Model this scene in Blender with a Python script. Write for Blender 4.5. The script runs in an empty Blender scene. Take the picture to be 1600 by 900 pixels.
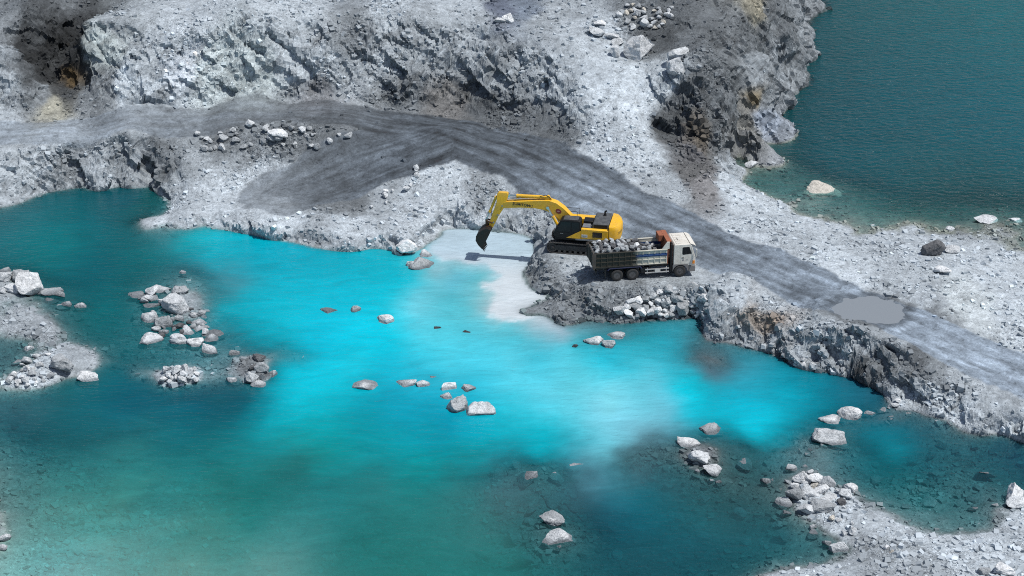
import bpy, bmesh, math, random
import numpy as np
from mathutils import Vector, Matrix, Quaternion

# ------------------------------------------------------------------ camera
random.seed(7)
RNG = np.random.default_rng(11)
C = bpy.context.scene.collection
SC = bpy.context.scene
D = 160.0
TH = math.radians(26)
HF = math.radians(30)
CAM = np.array([0.0, -D * math.cos(TH), D * math.sin(TH)])
cd = bpy.data.cameras.new("camera")
cd.sensor_width = 36.0
cd.angle = HF
cd.clip_start = 1.0
cd.clip_end = 3000.0
cam = bpy.data.objects.new("camera", cd)
C.objects.link(cam)
cam.location = CAM
cam.rotation_euler = (math.pi / 2 - TH, 0, 0)
SC.camera = cam

# ------------------------------------------------------------------ sky, sun, exposure
SUN_EL = math.radians(65)
SUN_AZ = math.radians(-24)          # from +X towards the camera side
SUN = Vector((math.cos(SUN_EL) * math.cos(SUN_AZ), math.cos(SUN_EL) * math.sin(SUN_AZ), math.sin(SUN_EL)))
w = bpy.data.worlds.new("World")
SC.world = w
w.use_nodes = True
nt = w.node_tree
bg = nt.nodes["Background"]
sky = nt.nodes.new("ShaderNodeTexSky")
sky.sky_type = 'NISHITA'
sky.sun_disc = False
sky.sun_elevation = SUN_EL
sky.sun_rotation = math.atan2(SUN.x, SUN.y)
sky.dust_density = 2.0
nt.links.new(sky.outputs[0], bg.inputs[0])
bg.inputs[1].default_value = 0.09
sl = bpy.data.lights.new("sun", 'SUN')
sl.energy = 4.2
sl.angle = math.radians(0.6)
sl.color = (1.0, 0.965, 0.91)
so = bpy.data.objects.new("sun", sl)
C.objects.link(so)
so.rotation_euler = (-SUN).to_track_quat('-Z', 'Y').to_euler()
so.location = (60, -40, 90)
SC.view_settings.view_transform = 'Standard'
SC.view_settings.look = 'None'
SC.view_settings.exposure = 0.0
SC.view_settings.gamma = 1.0
SC.view_settings.use_curve_mapping = False
SC.render.engine = 'CYCLES'
SC.cycles.max_bounces = 6
SC.cycles.diffuse_bounces = 2
SC.cycles.glossy_bounces = 2
SC.cycles.transparent_max_bounces = 8
SC.cycles.use_denoising = False
SC.cycles.pixel_filter_type = 'BLACKMAN_HARRIS'
SC.cycles.filter_width = 1.05

# ------------------------------------------------------------------ survey helpers
FV = np.array([0, math.cos(TH), -math.sin(TH)])
RV = np.array([1.0, 0, 0])
UV_ = np.array([0, math.sin(TH), math.cos(TH)])
KP = math.tan(HF / 2) / 800


def ray(px, py):
    return FV + RV * (px - 800) * KP + UV_ * (450 - py) * KP


def P(px, py, z):
    """the point of level z seen at a place of the photograph"""
    d = ray(px, py)
    return CAM + d * ((z - CAM[2]) / d[2])


def lin(c):
    c = np.asarray(c, float) / 255.0
    return np.where(c <= 0.04045, c / 12.92, ((c + 0.055) / 1.055) ** 2.4)


def scale_at(y):
    """metres per photograph pixel at depth y on the ground"""
    return ((y - CAM[1]) * math.cos(TH) + CAM[2] * math.sin(TH)) * KP


def sstep(a, b, x):
    t = np.clip((x - a) / (b - a), 0, 1)
    return t * t * (3 - 2 * t)


# ------------------------------------------------------------------ noise
_perm = RNG.permutation(256).astype(np.int64)
_perm = np.concatenate([_perm, _perm, _perm])
_g3 = RNG.normal(size=(256, 3))
_g3 /= np.linalg.norm(_g3, axis=1)[:, None]
_g3 *= 1.5
_r4 = RNG.random((256, 4))


def perlin(x, y, z=None):
    if z is None:
        z = np.full_like(x, 0.37)
    xi = np.floor(x).astype(np.int64); yi = np.floor(y).astype(np.int64); zi = np.floor(z).astype(np.int64)
    xf = x - xi; yf = y - yi; zf = z - zi
    u = xf * xf * xf * (xf * (xf * 6 - 15) + 10)
    v = yf * yf * yf * (yf * (yf * 6 - 15) + 10)
    s = zf * zf * zf * (zf * (zf * 6 - 15) + 10)
    out = 0.0
    for dx in (0, 1):
        wx = u if dx else 1 - u
        for dy in (0, 1):
            wy = v if dy else 1 - v
            for dz in (0, 1):
                wz = s if dz else 1 - s
                h = _perm[(_perm[(_perm[(xi + dx) & 255] + yi + dy) & 255] + zi + dz) & 255]
                g = _g3[h]
                out = out + wx * wy * wz * (g[..., 0] * (xf - dx) + g[..., 1] * (yf - dy) + g[..., 2] * (zf - dz))
    return out


def fbm(x, y, z=None, o=4, gain=0.5):
    a = 1.0; f = 1.0; t = 0.0
    for k in range(o):
        t = t + a * perlin(x * f + 13.1 * k, y * f + 7.7 * k, None if z is None else z * f + 3.3 * k)
        a *= gain; f *= 2.03
    return t


def facets(x, y, z=None, slope=0.9):
    """broken blocky stone: every cell a tilted plane"""
    xi = np.floor(x).astype(np.int64); yi = np.floor(y).astype(np.int64)
    zi = np.zeros_like(xi) if z is None else np.floor(z).astype(np.int64)
    best = np.full(x.shape, 1e9)
    val = np.zeros(x.shape)
    for dx in (-1, 0, 1):
        for dy in (-1, 0, 1):
            for dz in ((0,) if z is None else (-1, 0, 1)):
                h = _perm[(_perm[(_perm[(xi + dx) & 255] + yi + dy) & 255] + zi + dz) & 255]
                r = _r4[h]
                ex = x - (xi + dx + r[..., 0]); ey = y - (yi + dy + r[..., 1])
                ez = 0 if z is None else z - (zi + dz + r[..., 2])
                d = ex * ex + ey * ey + ez * ez
                g = _g3[(h + 77) & 255]
                vv = (r[..., 3] - 0.5) + slope * (g[..., 0] * ex + g[..., 1] * ey + (0 if z is None else g[..., 2] * ez)) / 1.5
                m = d < best
                best = np.where(m, d, best)
                val = np.where(m, vv, val)
    return val


# ------------------------------------------------------------------ mesh helpers
def mesh_np(name, verts, faces, smooth=False):
    verts = np.asarray(verts, np.float32); faces = np.asarray(faces, np.int32)
    me = bpy.data.meshes.new(name)
    n, k = faces.shape
    me.vertices.add(len(verts)); me.loops.add(n * k); me.polygons.add(n)
    me.vertices.foreach_set("co", verts.ravel())
    me.loops.foreach_set("vertex_index", faces.ravel())
    me.polygons.foreach_set("loop_start", np.arange(0, n * k, k, dtype=np.int32))
    me.polygons.foreach_set("loop_total", np.full(n, k, np.int32))
    me.polygons.foreach_set("use_smooth", np.full(n, smooth, bool))
    me.update(calc_edges=True)
    return me


def vattr(me, name, arr):
    arr = np.asarray(arr, np.float32)
    if arr.ndim == 1:
        a = me.attributes.new(name, 'FLOAT', 'POINT'); a.data.foreach_set("value", arr)
    else:
        if arr.shape[1] == 3:
            arr = np.concatenate([arr, np.ones((len(arr), 1), np.float32)], 1)
        a = me.attributes.new(name, 'FLOAT_COLOR', 'POINT'); a.data.foreach_set("color", arr.ravel())


def link(name, me, mat=None, parent=None, loc=None):
    o = bpy.data.objects.new(name, me)
    C.objects.link(o)
    if mat is not None:
        me.materials.append(mat)
    if parent is not None:
        o.parent = parent
    if loc is not None:
        o.location = loc
    return o


def tag(o, label=None, cat=None, group=None, kind=None):
    if label: o["label"] = label
    if cat: o["category"] = cat
    if group: o["group"] = group
    if kind: o["kind"] = kind
    return o


def thing(name, label, cat, loc, rz=0.0, group=None):
    o = bpy.data.objects.new(name, None)
    C.objects.link(o)
    o.location = loc; o.rotation_euler = (0, 0, rz)
    return tag(o, label, cat, group)


class MB:
    """collects boxes, prisms, tubes into one mesh"""
    def __init__(s):
        s.bm = bmesh.new()

    def poly(s, vs, fs):
        bv = [s.bm.verts.new(v) for v in vs]
        for f in fs:
            try: s.bm.faces.new([bv[i] for i in f])
            except ValueError: pass
        return s

    def box(s, x0, x1, y0, y1, z0, z1):
        v = [(x, y, z) for x in (x0, x1) for y in (y0, y1) for z in (z0, z1)]
        return s.poly(v, [(0, 1, 3, 2), (4, 6, 7, 5), (0, 4, 5, 1), (2, 3, 7, 6), (0, 2, 6, 4), (1, 5, 7, 3)])

    def prism(s, prof, y0, y1):
        """profile in x,z pushed from y0 to y1"""
        n = len(prof)
        v = [(x, y0, z) for x, z in prof] + [(x, y1, z) for x, z in prof]
        return s.poly(v, [tuple(range(n)), tuple(range(2 * n - 1, n - 1, -1))] + [(i, i + n, (i + 1) % n + n, (i + 1) % n) for i in range(n)])

    def prismx(s, prof, x0, x1):
        n = len(prof)
        v = [(x0, y, z) for y, z in prof] + [(x1, y, z) for y, z in prof]
        return s.poly(v, [tuple(range(n)), tuple(range(2 * n - 1, n - 1, -1))] + [(i, i + n, (i + 1) % n + n, (i + 1) % n) for i in range(n)])

    def loft(s, rings, caps=True):
        n = len(rings[0]); v = [p for r in rings for p in r]
        f = [tuple(range(n)), tuple(range(len(v) - 1, len(v) - n - 1, -1))] if caps else []
        for k in range(len(rings) - 1):
            f += [(k * n + i, (k + 1) * n + i, (k + 1) * n + (i + 1) % n, k * n + (i + 1) % n) for i in range(n)]
        return s.poly(v, f)

    def tube(s, a, b, r0, r1=None, n=14):
        a = Vector(a); b = Vector(b); r1 = r0 if r1 is None else r1
        q = (b - a).to_track_quat('Z', 'Y')
        rings = []
        for p, r in ((a, r0), (b, r1)):
            rings.append([p + q @ Vector((r * math.cos(t * 2 * math.pi / n), r * math.sin(t * 2 * math.pi / n), 0)) for t in range(n)])
        return s.loft(rings)

    def path(s, pts, r, n=8):
        for a, b in zip(pts[:-1], pts[1:]):
            s.tube(a, b, r, n=n)
        return s

    def lathe_y(s, prof, cx, cz, n=28, ring=False):
        """profile of (y, radius) turned about the y axis"""
        return s.loft([[(cx + r * math.cos(t * 2 * math.pi / n), y, cz + r * math.sin(t * 2 * math.pi / n)) for t in range(n)] for y, r in (list(prof) + [prof[0]] if ring else prof)], not ring)

    def build(s, name, mat, parent=None, bev=0.0, seg=2, smooth=False):
        bmesh.ops.recalc_face_normals(s.bm, faces=s.bm.faces[:])
        me = bpy.data.meshes.new(name)
        s.bm.to_mesh(me); s.bm.free()
        o = link(name, me, mat, parent)
        if bev > 0:
            m = o.modifiers.new("edge", 'BEVEL'); m.width = bev; m.segments = seg; m.limit_method = 'ANGLE'; m.angle_limit = math.radians(35)
        if smooth or bev > 0:
            me.polygons.foreach_set("use_smooth", np.ones(len(me.polygons), bool))
            me.set_sharp_from_angle(angle=math.radians(40))
        return o


# ------------------------------------------------------------------ materials
def new_mat(name):
    m = bpy.data.materials.new(name); m.use_nodes = True
    n = m.node_tree.nodes; n.clear()
    out = n.new("ShaderNodeOutputMaterial")
    return m, m.node_tree, out


def N(t, typ, **kw):
    n = t.nodes.new(typ)
    for k, v in kw.items():
        if k.startswith("i_"):
            key = k[2:]
            n.inputs[int(key) if key.isdigit() else key.replace("_", " ")].default_value = v
        else:
            setattr(n, k, v)
    return n


def ramp(t, src, stops):
    r = t.nodes.new("ShaderNodeValToRGB")
    e = r.color_ramp.elements
    while len(e) < len(stops): e.new(0.5)
    for k, (p, c) in enumerate(stops):
        e[k].position = p
        e[k].color = (c, c, c, 1) if not hasattr(c, '__len__') else (*c[:3], 1)
    t.links.new(src, r.inputs[0])
    return r.outputs[0]


def mul(t, a, b):
    m = t.nodes.new("ShaderNodeMix"); m.data_type = 'RGBA'; m.blend_type = 'MULTIPLY'; m.inputs[0].default_value = 1.0
    t.links.new(a, m.inputs[6]); t.links.new(b, m.inputs[7])
    return m.outputs[2]


def mixc(t, f, a, b):
    m = t.nodes.new("ShaderNodeMix"); m.data_type = 'RGBA'
    for s, k in ((f, 0), (a, 6), (b, 7)):
        if hasattr(s, 'links'): t.links.new(s, m.inputs[k])
        elif k == 0: m.inputs[0].default_value = s
        else: m.inputs[k].default_value = (*s[:3], 1)
    return m.outputs[2]


def paint(name, col, rough=0.45, metal=0.0, dirt=0.35, dirtcol=(0.22, 0.215, 0.2), scale=2.2, spec=0.5):
    """painted or bare machine surface with dust and scuffs"""
    m, t, out = new_mat(name)
    b = N(t, "ShaderNodeBsdfPrincipled"); b.inputs["Metallic"].default_value = metal
    b.inputs["Specular IOR Level"].default_value = spec
    tc = N(t, "ShaderNodeTexCoord")
    n1 = N(t, "ShaderNodeTexNoise", i_Scale=scale, i_Detail=8.0, i_Roughness=0.7)
    t.links.new(tc.outputs["Object"], n1.inputs["Vector"])
    f = ramp(t, n1.outputs[0], [(0.4, 0.0), (0.64, dirt)])
    c = mixc(t, f, col, dirtcol)
    n2 = N(t, "ShaderNodeTexNoise", i_Scale=scale * 7, i_Detail=5.0)
    t.links.new(tc.outputs["Object"], n2.inputs["Vector"])
    c = mul(t, c, ramp(t, n2.outputs[0], [(0.3, 0.82), (0.7, 1.08)]))
    t.links.new(c, b.inputs["Base Color"])
    t.links.new(ramp(t, n1.outputs[0], [(0.3, rough * 0.85), (0.75, min(1, rough + 0.3))]), b.inputs["Roughness"])
    t.links.new(b.outputs[0], out.inputs[0])
    return m


def ground_material():
    m, t, out = new_mat("broken limestone ground")
    b = N(t, "ShaderNodeBsdfPrincipled"); b.inputs["Specular IOR Level"].default_value = 0.25
    geo = N(t, "ShaderNodeNewGeometry")
    col = N(t, "ShaderNodeAttribute", attribute_name="col")
    rub = N(t, "ShaderNodeAttribute", attribute_name="rub")
    v1 = N(t, "ShaderNodeTexVoronoi", i_Scale=4.6); v2 = N(t, "ShaderNodeTexVoronoi", i_Scale=10.0)
    n1 = N(t, "ShaderNodeTexNoise", i_Scale=0.55, i_Detail=9.0, i_Roughness=0.68)
    n2 = N(t, "ShaderNodeTexNoise", i_Scale=5.0, i_Detail=6.0, i_Roughness=0.75)
    for n in (v1, v2, n1, n2): t.links.new(geo.outputs["Position"], n.inputs["Vector"])
    s1 = ramp(t, v1.outputs["Color"], [(0.1, 0.7), (0.5, 1.0), (0.93, 1.35)])
    s2 = ramp(t, v2.outputs["Color"], [(0.1, 0.66), (0.5, 1.02), (0.95, 1.38)])
    s = mul(t, s1, s2)
    one = N(t, "ShaderNodeRGB"); one.outputs[0].default_value = (1, 1, 1, 1)
    s = mixc(t, rub.outputs["Fac"], one.outputs[0], s)
    big = ramp(t, n1.outputs[0], [(0.3, 0.74), (0.5, 1.03), (0.68, 1.2)])
    fine = ramp(t, n2.outputs[0], [(0.28, 0.74), (0.5, 1.03), (0.75, 1.26)])
    n4 = N(t, "ShaderNodeTexNoise", i_Scale=1.5, i_Detail=9.0, i_Roughness=0.74, i_Distortion=.6); t.links.new(geo.outputs["Position"], n4.inputs["Vector"])
    big = mul(t, big, ramp(t, n4.outputs[0], [(0.34, 0.5), (0.43, 0.88), (0.54, 1.05), (0.66, 1.28)]))
    # tyre-dragged fines on the haul road
    ra = N(t, "ShaderNodeAttribute", attribute_name="road"); rs = N(t, "ShaderNodeAttribute", attribute_name="road_s"); rr = N(t, "ShaderNodeAttribute", attribute_name="road_r")
    cv = N(t, "ShaderNodeCombineXYZ"); t.links.new(rs.outputs["Fac"], cv.inputs[0]); t.links.new(rr.outputs["Fac"], cv.inputs[1])
    mr_ = N(t, "ShaderNodeMapping"); mr_.inputs["Scale"].default_value = (.5, 1.25, 1); t.links.new(cv.outputs[0], mr_.inputs["Vector"])
    n5 = N(t, "ShaderNodeTexNoise", i_Scale=1.0, i_Detail=9.0, i_Roughness=0.75, i_Distortion=.7); t.links.new(mr_.outputs[0], n5.inputs["Vector"])
    trk = mixc(t, ra.outputs["Fac"], one.outputs[0], ramp(t, n5.outputs[0], [(0.33, 0.6), (0.46, 0.95), (0.56, 1.05), (0.7, 1.5)]))
    big = mul(t, big, trk)
    # lineation of the broken faces, dipping with the strata
    rk = N(t, "ShaderNodeAttribute", attribute_name="rock")
    mp = N(t, "ShaderNodeMapping"); mp.inputs["Rotation"].default_value = (0, math.radians(-38), 0); mp.inputs["Scale"].default_value = (.45, .8, 2.6)
    mp0 = N(t, "ShaderNodeMapping"); mp0.inputs["Rotation"].default_value = (0, math.radians(38), 0)
    t.links.new(geo.outputs["Position"], mp0.inputs["Vector"])
    mp.inputs["Rotation"].default_value = (0, 0, 0)
    t.links.new(mp0.outputs[0], mp.inputs["Vector"])
    n3 = N(t, "ShaderNodeTexNoise", i_Scale=.9, i_Detail=8.0, i_Roughness=0.72, i_Distortion=.9)
    t.links.new(mp.outputs[0], n3.inputs["Vector"])
    ln = ramp(t, n3.outputs[0], [(0.32, 0.56), (0.44, 0.98), (0.6, 1.1), (0.72, 1.36)])
    v3 = N(t, "ShaderNodeTexVoronoi", i_Scale=.75); t.links.new(mp.outputs[0], v3.inputs["Vector"])
    sb = N(t, "ShaderNodeMath", operation='SUBTRACT'); sb.inputs[1].default_value = .52; t.links.new(n3.outputs[0], sb.inputs[0])
    ab_ = N(t, "ShaderNodeMath", operation='ABSOLUTE'); t.links.new(sb.outputs[0], ab_.inputs[0])
    ln = mul(t, ln, ramp(t, ab_.outputs[0], [(0.0, 0.5), (0.01, 0.75), (0.025, 1.0)]))  # thin dark dashes: cracks, with the shade of undercuts painted into the colour
    ln = mul(t, ln, ramp(t, v3.outputs["Color"], [(0.1, 0.72), (0.5, 1.0), (0.9, 1.22)]))
    ln = mixc(t, rk.outputs["Fac"], one.outputs[0], ln)
    c = mul(t, mul(t, mul(t, mul(t, col.outputs["Color"], s), big), fine), ln)
    t.links.new(c, b.inputs["Base Color"])
    b.inputs["Roughness"].default_value = 0.9
    bp = N(t, "ShaderNodeBump", i_Strength=0.7, i_Distance=0.12)
    h = N(t, "ShaderNodeMath", operation='MULTIPLY_ADD')
    t.links.new(v1.outputs["Distance"], h.inputs[0]); t.links.new(rub.outputs["Fac"], h.inputs[1]); t.links.new(n2.outputs[0], h.inputs[2])
    t.links.new(h.outputs[0], bp.inputs["Height"]); t.links.new(bp.outputs[0], b.inputs["Normal"])
    t.links.new(b.outputs[0], out.inputs[0])
    return m


def stone_material():
    """one stone kind; each boulder's own tint comes from its object colour"""
    m, t, out = new_mat("quarried stone")
    b = N(t, "ShaderNodeBsdfPrincipled"); b.inputs["Specular IOR Level"].default_value = 0.25; b.inputs["Roughness"].default_value = 0.88
    oi = N(t, "ShaderNodeObjectInfo"); tc = N(t, "ShaderNodeTexCoord"); geo = N(t, "ShaderNodeNewGeometry")
    n1 = N(t, "ShaderNodeTexNoise", i_Scale=1.7, i_Detail=8.0, i_Roughness=0.7)
    n2 = N(t, "ShaderNodeTexNoise", i_Scale=7.0, i_Detail=6.0, i_Roughness=0.7, i_Distortion=0.8)
    t.links.new(geo.outputs["Position"], n1.inputs["Vector"]); t.links.new(geo.outputs["Position"], n2.inputs["Vector"])
    c = mul(t, mul(t, oi.outputs["Color"], ramp(t, n1.outputs[0], [(0.32, 0.58), (0.5, 1.0), (0.7, 1.15)])), ramp(t, n2.outputs[0], [(0.34, 0.55), (0.48, 1.0), (0.7, 1.14)]))
    # stone stays dark where the pond keeps it wet
    sp = N(t, "ShaderNodeSeparateXYZ"); t.links.new(geo.outputs["Position"], sp.inputs[0])
    wz = N(t, "ShaderNodeMath", operation='MULTIPLY_ADD'); wz.inputs[1].default_value = -.22
    t.links.new(n1.outputs[0], wz.inputs[0]); t.links.new(sp.outputs[2], wz.inputs[2])
    c = mul(t, c, ramp(t, wz.outputs[0], [(0.0, (.42, .44, .46)), (0.05, (.56, .58, .6)), (0.14, (1, 1, 1))]))
    t.links.new(c, b.inputs["Base Color"])
    bp = N(t, "ShaderNodeBump", i_Strength=0.9, i_Distance=0.16)
    t.links.new(n2.outputs[0], bp.inputs["Height"]); t.links.new(bp.outputs[0], b.inputs["Normal"])
    t.links.new(b.outputs[0], out.inputs[0])
    return m


def gravel_material():
    m, t, out = new_mat("loose gravel")
    b = N(t, "ShaderNodeBsdfPrincipled"); b.inputs["Specular IOR Level"].default_value = 0.2; b.inputs["Roughness"].default_value = 0.9
    a = N(t, "ShaderNodeAttribute", attribute_name="col")
    t.links.new(a.outputs["Color"], b.inputs["Base Color"])
    t.links.new(b.outputs[0], out.inputs[0])
    return m


def water_material(name, wave_scale, wave, stretch, rgh=.1):
    m, t, out = new_mat(name)
    wc = N(t, "ShaderNodeAttribute", attribute_name="wcol"); op = N(t, "ShaderNodeAttribute", attribute_name="turbid"); ti = N(t, "ShaderNodeAttribute", attribute_name="tint")
    geo = N(t, "ShaderNodeNewGeometry")
    mp = N(t, "ShaderNodeMapping"); mp.inputs["Scale"].default_value = stretch; mp.inputs["Rotation"].default_value = (0, 0, math.radians(-12))
    t.links.new(geo.outputs["Position"], mp.inputs["Vector"])
    n1 = N(t, "ShaderNodeTexNoise", i_Scale=wave_scale, i_Detail=4.0, i_Roughness=0.55, i_Distortion=0.4)
    t.links.new(mp.outputs[0], n1.inputs["Vector"])
    bp = N(t, "ShaderNodeBump", i_Strength=1.0, i_Distance=wave)
    t.links.new(n1.outputs[0], bp.inputs["Height"])
    # silt drifting in the water
    n2 = N(t, "ShaderNodeTexNoise", i_Scale=0.35, i_Detail=7.0, i_Roughness=0.62, i_Distortion=1.2)
    t.links.new(mp.outputs[0], n2.inputs["Vector"])
    c = mul(t, wc.outputs["Color"], ramp(t, n2.outputs[0], [(0.3, 0.86), (0.7, 1.12)]))
    dif = N(t, "ShaderNodeBsdfDiffuse"); t.links.new(c, dif.inputs[0]); t.links.new(bp.outputs[0], dif.inputs["Normal"])
    tr = N(t, "ShaderNodeBsdfTransparent"); t.links.new(ti.outputs["Color"], tr.inputs[0])
    mx = N(t, "ShaderNodeMixShader"); t.links.new(op.outputs["Fac"], mx.inputs[0]); t.links.new(tr.outputs[0], mx.inputs[1]); t.links.new(dif.outputs[0], mx.inputs[2])
    gl = N(t, "ShaderNodeBsdfGlossy", i_Roughness=rgh); t.links.new(bp.outputs[0], gl.inputs["Normal"])
    fr = N(t, "ShaderNodeFresnel", i_IOR=1.33); t.links.new(bp.outputs[0], fr.inputs["Normal"])
    m2 = N(t, "ShaderNodeMixShader"); t.links.new(fr.outputs[0], m2.inputs[0]); t.links.new(mx.outputs[0], m2.inputs[1]); t.links.new(gl.outputs[0], m2.inputs[2])
    t.links.new(m2.outputs[0], out.inputs[0])
    return m

# ------------------------------------------------------------------ terrain survey: (photo x, photo y, level in metres)
LAKE = 1.5
SHORE = [(-90,335),(0,325),(30,319),(75,301),(130,293),(190,292),(240,292),(262,313),(255,335),(222,343),(226,357),(262,352),(320,352),(360,360),(400,367),(440,376),(500,388),(560,392),(620,399),(640,396),(672,378),(690,362),(735,357),(800,364),(836,378),(838,395),(826,415),(821,440),(860,463),(826,480),(822,493),(868,506),(915,500),(960,503),(1010,501),(1060,498),(1094,498),(1098,520),(1140,536),(1200,552),(1240,572),(1290,582),(1332,590),(1376,612),(1392,634),(1432,642),(1480,656),(1540,680),(1600,692),(1680,712)]
SHORE2 = [(1700,770),(1600,792),(1562,800),(1555,820),(1500,831),(1440,826),(1392,806),(1342,780),(1312,764),(1290,752),(1255,740),(1234,756),(1236,790),(1262,812),(1292,832),(1322,860),(1290,878),(1240,886),(1200,898),(1170,915),(1120,960)]
LSHORE = [(1300,-60),(1286,0),(1272,27),(1265,60),(1246,105),(1220,150),(1200,187),(1186,225),(1160,236),(1152,246),(1166,262),(1156,285),(1200,305),(1250,335),(1300,346),(1350,361),(1380,370),(1420,353),(1450,360),(1520,364),(1600,388),(1700,410)]
Z = []
def lv(z, *pts):
    for p in pts: Z.append((p[0], p[1], z))
lv(0.0, *SHORE); lv(0.0, *SHORE2); lv(LAKE, *LSHORE)
# banks and terraces behind the pond
Z += [(0,300,.9),(60,278,1.3),(150,270,1.5),(250,270,1.5),(0,240,3.2),(100,240,3.0),(200,245,2.8),(0,205,3.8),(150,197,4.0),(300,192,4.3),(300,330,.9),(350,328,.95),(345,349,.3),(310,347,.25),(350,305,1.0),(255,347,.35),(290,340,.6),(400,290,1.3),(450,345,1.0),(390,350,.7),(430,360,.75),(300,275,1.8),(400,250,2.6),(450,240,3.2),(330,240,2.9),(300,215,3.7),(430,205,4.5),(540,205,4.7),(540,232,3.7),(430,225,3.7),
      (430,290,1.5),(500,270,2.2),(550,250,3.0),(600,230,3.8),(640,210,4.3),(520,320,1.3),(560,345,1.1),(600,305,1.8),(640,262,3.1),(620,285,2.4),(700,235,3.9),(800,250,3.6),(700,272,3.0),(640,335,1.2),(700,330,1.3),(760,330,1.2),(760,285,2.8),(600,366,.95),(500,364,.95),(560,374,.7),(640,378,.7),(680,350,.9),(740,342,.7),(800,345,.8),(830,305,2.5),(860,345,1.6),(850,368,1.2),(870,300,2.9)]
# haul road
Z += [(560,182,4.9),(450,177,4.9),(350,182,4.7),(700,200,4.6),(800,230,4.0),(850,260,3.6),(900,290,3.3),(950,320,3.0),(1000,340,2.8),(1050,360,2.6),(1100,378,2.6),(1150,400,2.6),(1200,425,2.7),(1250,445,2.8),(1300,465,2.9),(1360,488,3.0),(1450,522,2.8),(1530,555,2.5),(1600,585,2.3),(1680,618,2.2)]
Z += [(1330,476,2.9),(1360,502,2.95),(1400,505,2.9),(1380,522,2.9),(1420,532,2.8),(1335,512,2.85),(1300,500,2.75),(1450,547,2.65),(1500,572,2.4),(1560,592,2.2),(1430,500,2.95),(1500,532,2.75),(1250,475,2.6),(1200,455,2.5)]
# machine pads and rock fill
Z += [(868,394,1.75),(903,386,1.8),(940,390,1.85),(960,365,2.1),(1000,400,2.0),(905,400,1.75),(930,432,1.9),(960,440,2.0),(1000,440,2.0),(1062,432,2.0),(1030,420,2.0),(1090,420,2.2),(1100,440,2.1),(848,425,1.1),(862,448,.5),(900,455,1.3),(950,462,1.4),(1000,462,1.5),(1050,460,1.6),(1100,462,1.8),(890,485,.45),(950,490,.35),(1050,487,.45)]
# right bank
Z += [(1130,480,1.9),(1200,482,2.3),(1250,500,2.4),(1300,520,2.7),(1350,532,2.85),(1325,530,2.7),(1400,550,2.85),(1450,574,2.35),(1500,594,2.1),(1560,614,1.9),(1620,634,1.8),(1140,512,.9),(1220,532,1.0),(1300,557,1.0),(1350,572,1.1),(1400,595,1.2),(1450,617,1.1),(1520,645,.95),(1600,668,.85)]
# ground between road and lake
Z += [(1200,380,3.1),(1300,420,3.2),(1400,450,3.3),(1500,482,3.1),(1600,522,2.8),(1250,360,2.5),(1350,385,2.6),(1450,392,2.5),(1550,402,2.4),(1620,415,2.3),(1150,330,3.0),(1100,312,3.3),(1130,355,2.9)]
# cliff foot, face and rim
Z += [(150,177,4.6),(250,167,4.9),(330,157,5.1),(450,152,5.3),(600,147,5.3),(700,152,5.2),(800,172,4.9),(868,202,4.6),(905,240,4.1),(960,270,3.7),(1000,290,3.5),(1040,285,3.7),
      (142,30,11),(200,45,10.6),(300,50,10.5),(400,62,10.3),(500,52,10.5),(560,36,11),(640,40,11),(700,42,10.8),(780,56,10.4),(850,86,9.6),(900,97,9.4),(960,102,9.4),(1040,86,10),
      (300,103,7.9),(200,108,7.7),(500,100,8),(400,105,7.9),(650,98,8.1),(800,118,7.5),(900,155,7),(950,185,6.2),(1000,200,5.8),(1000,150,7.5),(1040,180,6.2),(1040,240,4.6),(720,100,7.9),
      (300,18,11.2),(500,8,11.5),(800,8,11.5),(900,40,10.8),(1000,60,10.5),(700,0,11.8),(850,30,11),(0,18,10.2),(60,22,10.3),(0,-70,12.2),(400,-70,12.2),(800,-70,12.6),(1100,-70,13.6)]
# dark alcove at the left end of the cliff
Z += [(40,66,8.2),(75,66,7.6),(108,72,7.0),(60,105,6.0),(100,118,5.6),(112,150,4.9),(85,160,4.8),(50,168,4.7),(0,100,8.2),(0,150,5.8),(22,80,9),(15,40,9.8),(126,46,10.4),(128,100,7.2),(20,130,6.8)]
# dark headland above the lake
Z += [(1090,62,11.2),(1150,52,10.8),(1200,32,9.8),(1240,32,8),(1060,205,4.9),(1100,250,3.9),(1140,272,3.0),(1080,115,9.6),(1100,175,7),(1150,155,7),(1170,195,4.6),(1200,120,6.4),(1230,105,4.4),(1212,62,8.5),(1250,52,4.6),(1130,105,9.4),(1180,0,12),(1250,2,6)]
# near right spit
Z += [(1400,835,.4),(1350,832,.4),(1400,875,.8),(1500,875,.9),(1600,850,.8),(1300,892,.4),(1500,850,.45),(1600,900,1.2),(1400,960,1.5),(1620,960,2),(1200,940,.5),(1290,790,.35),(1265,765,.3)]
# islands and bars
Z += [(20,510,.25),(60,515,.3),(100,545,.25),(135,580,.2),(45,590,.45),(70,590,.45),(100,585,.2),(15,605,.1),(278,589,.6),(262,591,.35),(245,592,.05),(296,590,.4),(311,591,-.05),(276,602,-.05),(330,590,-.14),(345,580,-.2),(355,602,-.3),(322,575,-.25),(232,600,-.35),(290,610,-.45),(250,577,-.35),(285,573,-.1),(375,595,-.06),(405,575,.4),(420,582,.3),(392,560,.2),(0,440,.2),(20,465,.1),(0,480,.0),(1092,700,.12),(1090,722,.12),(0,846,.05)]
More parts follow.
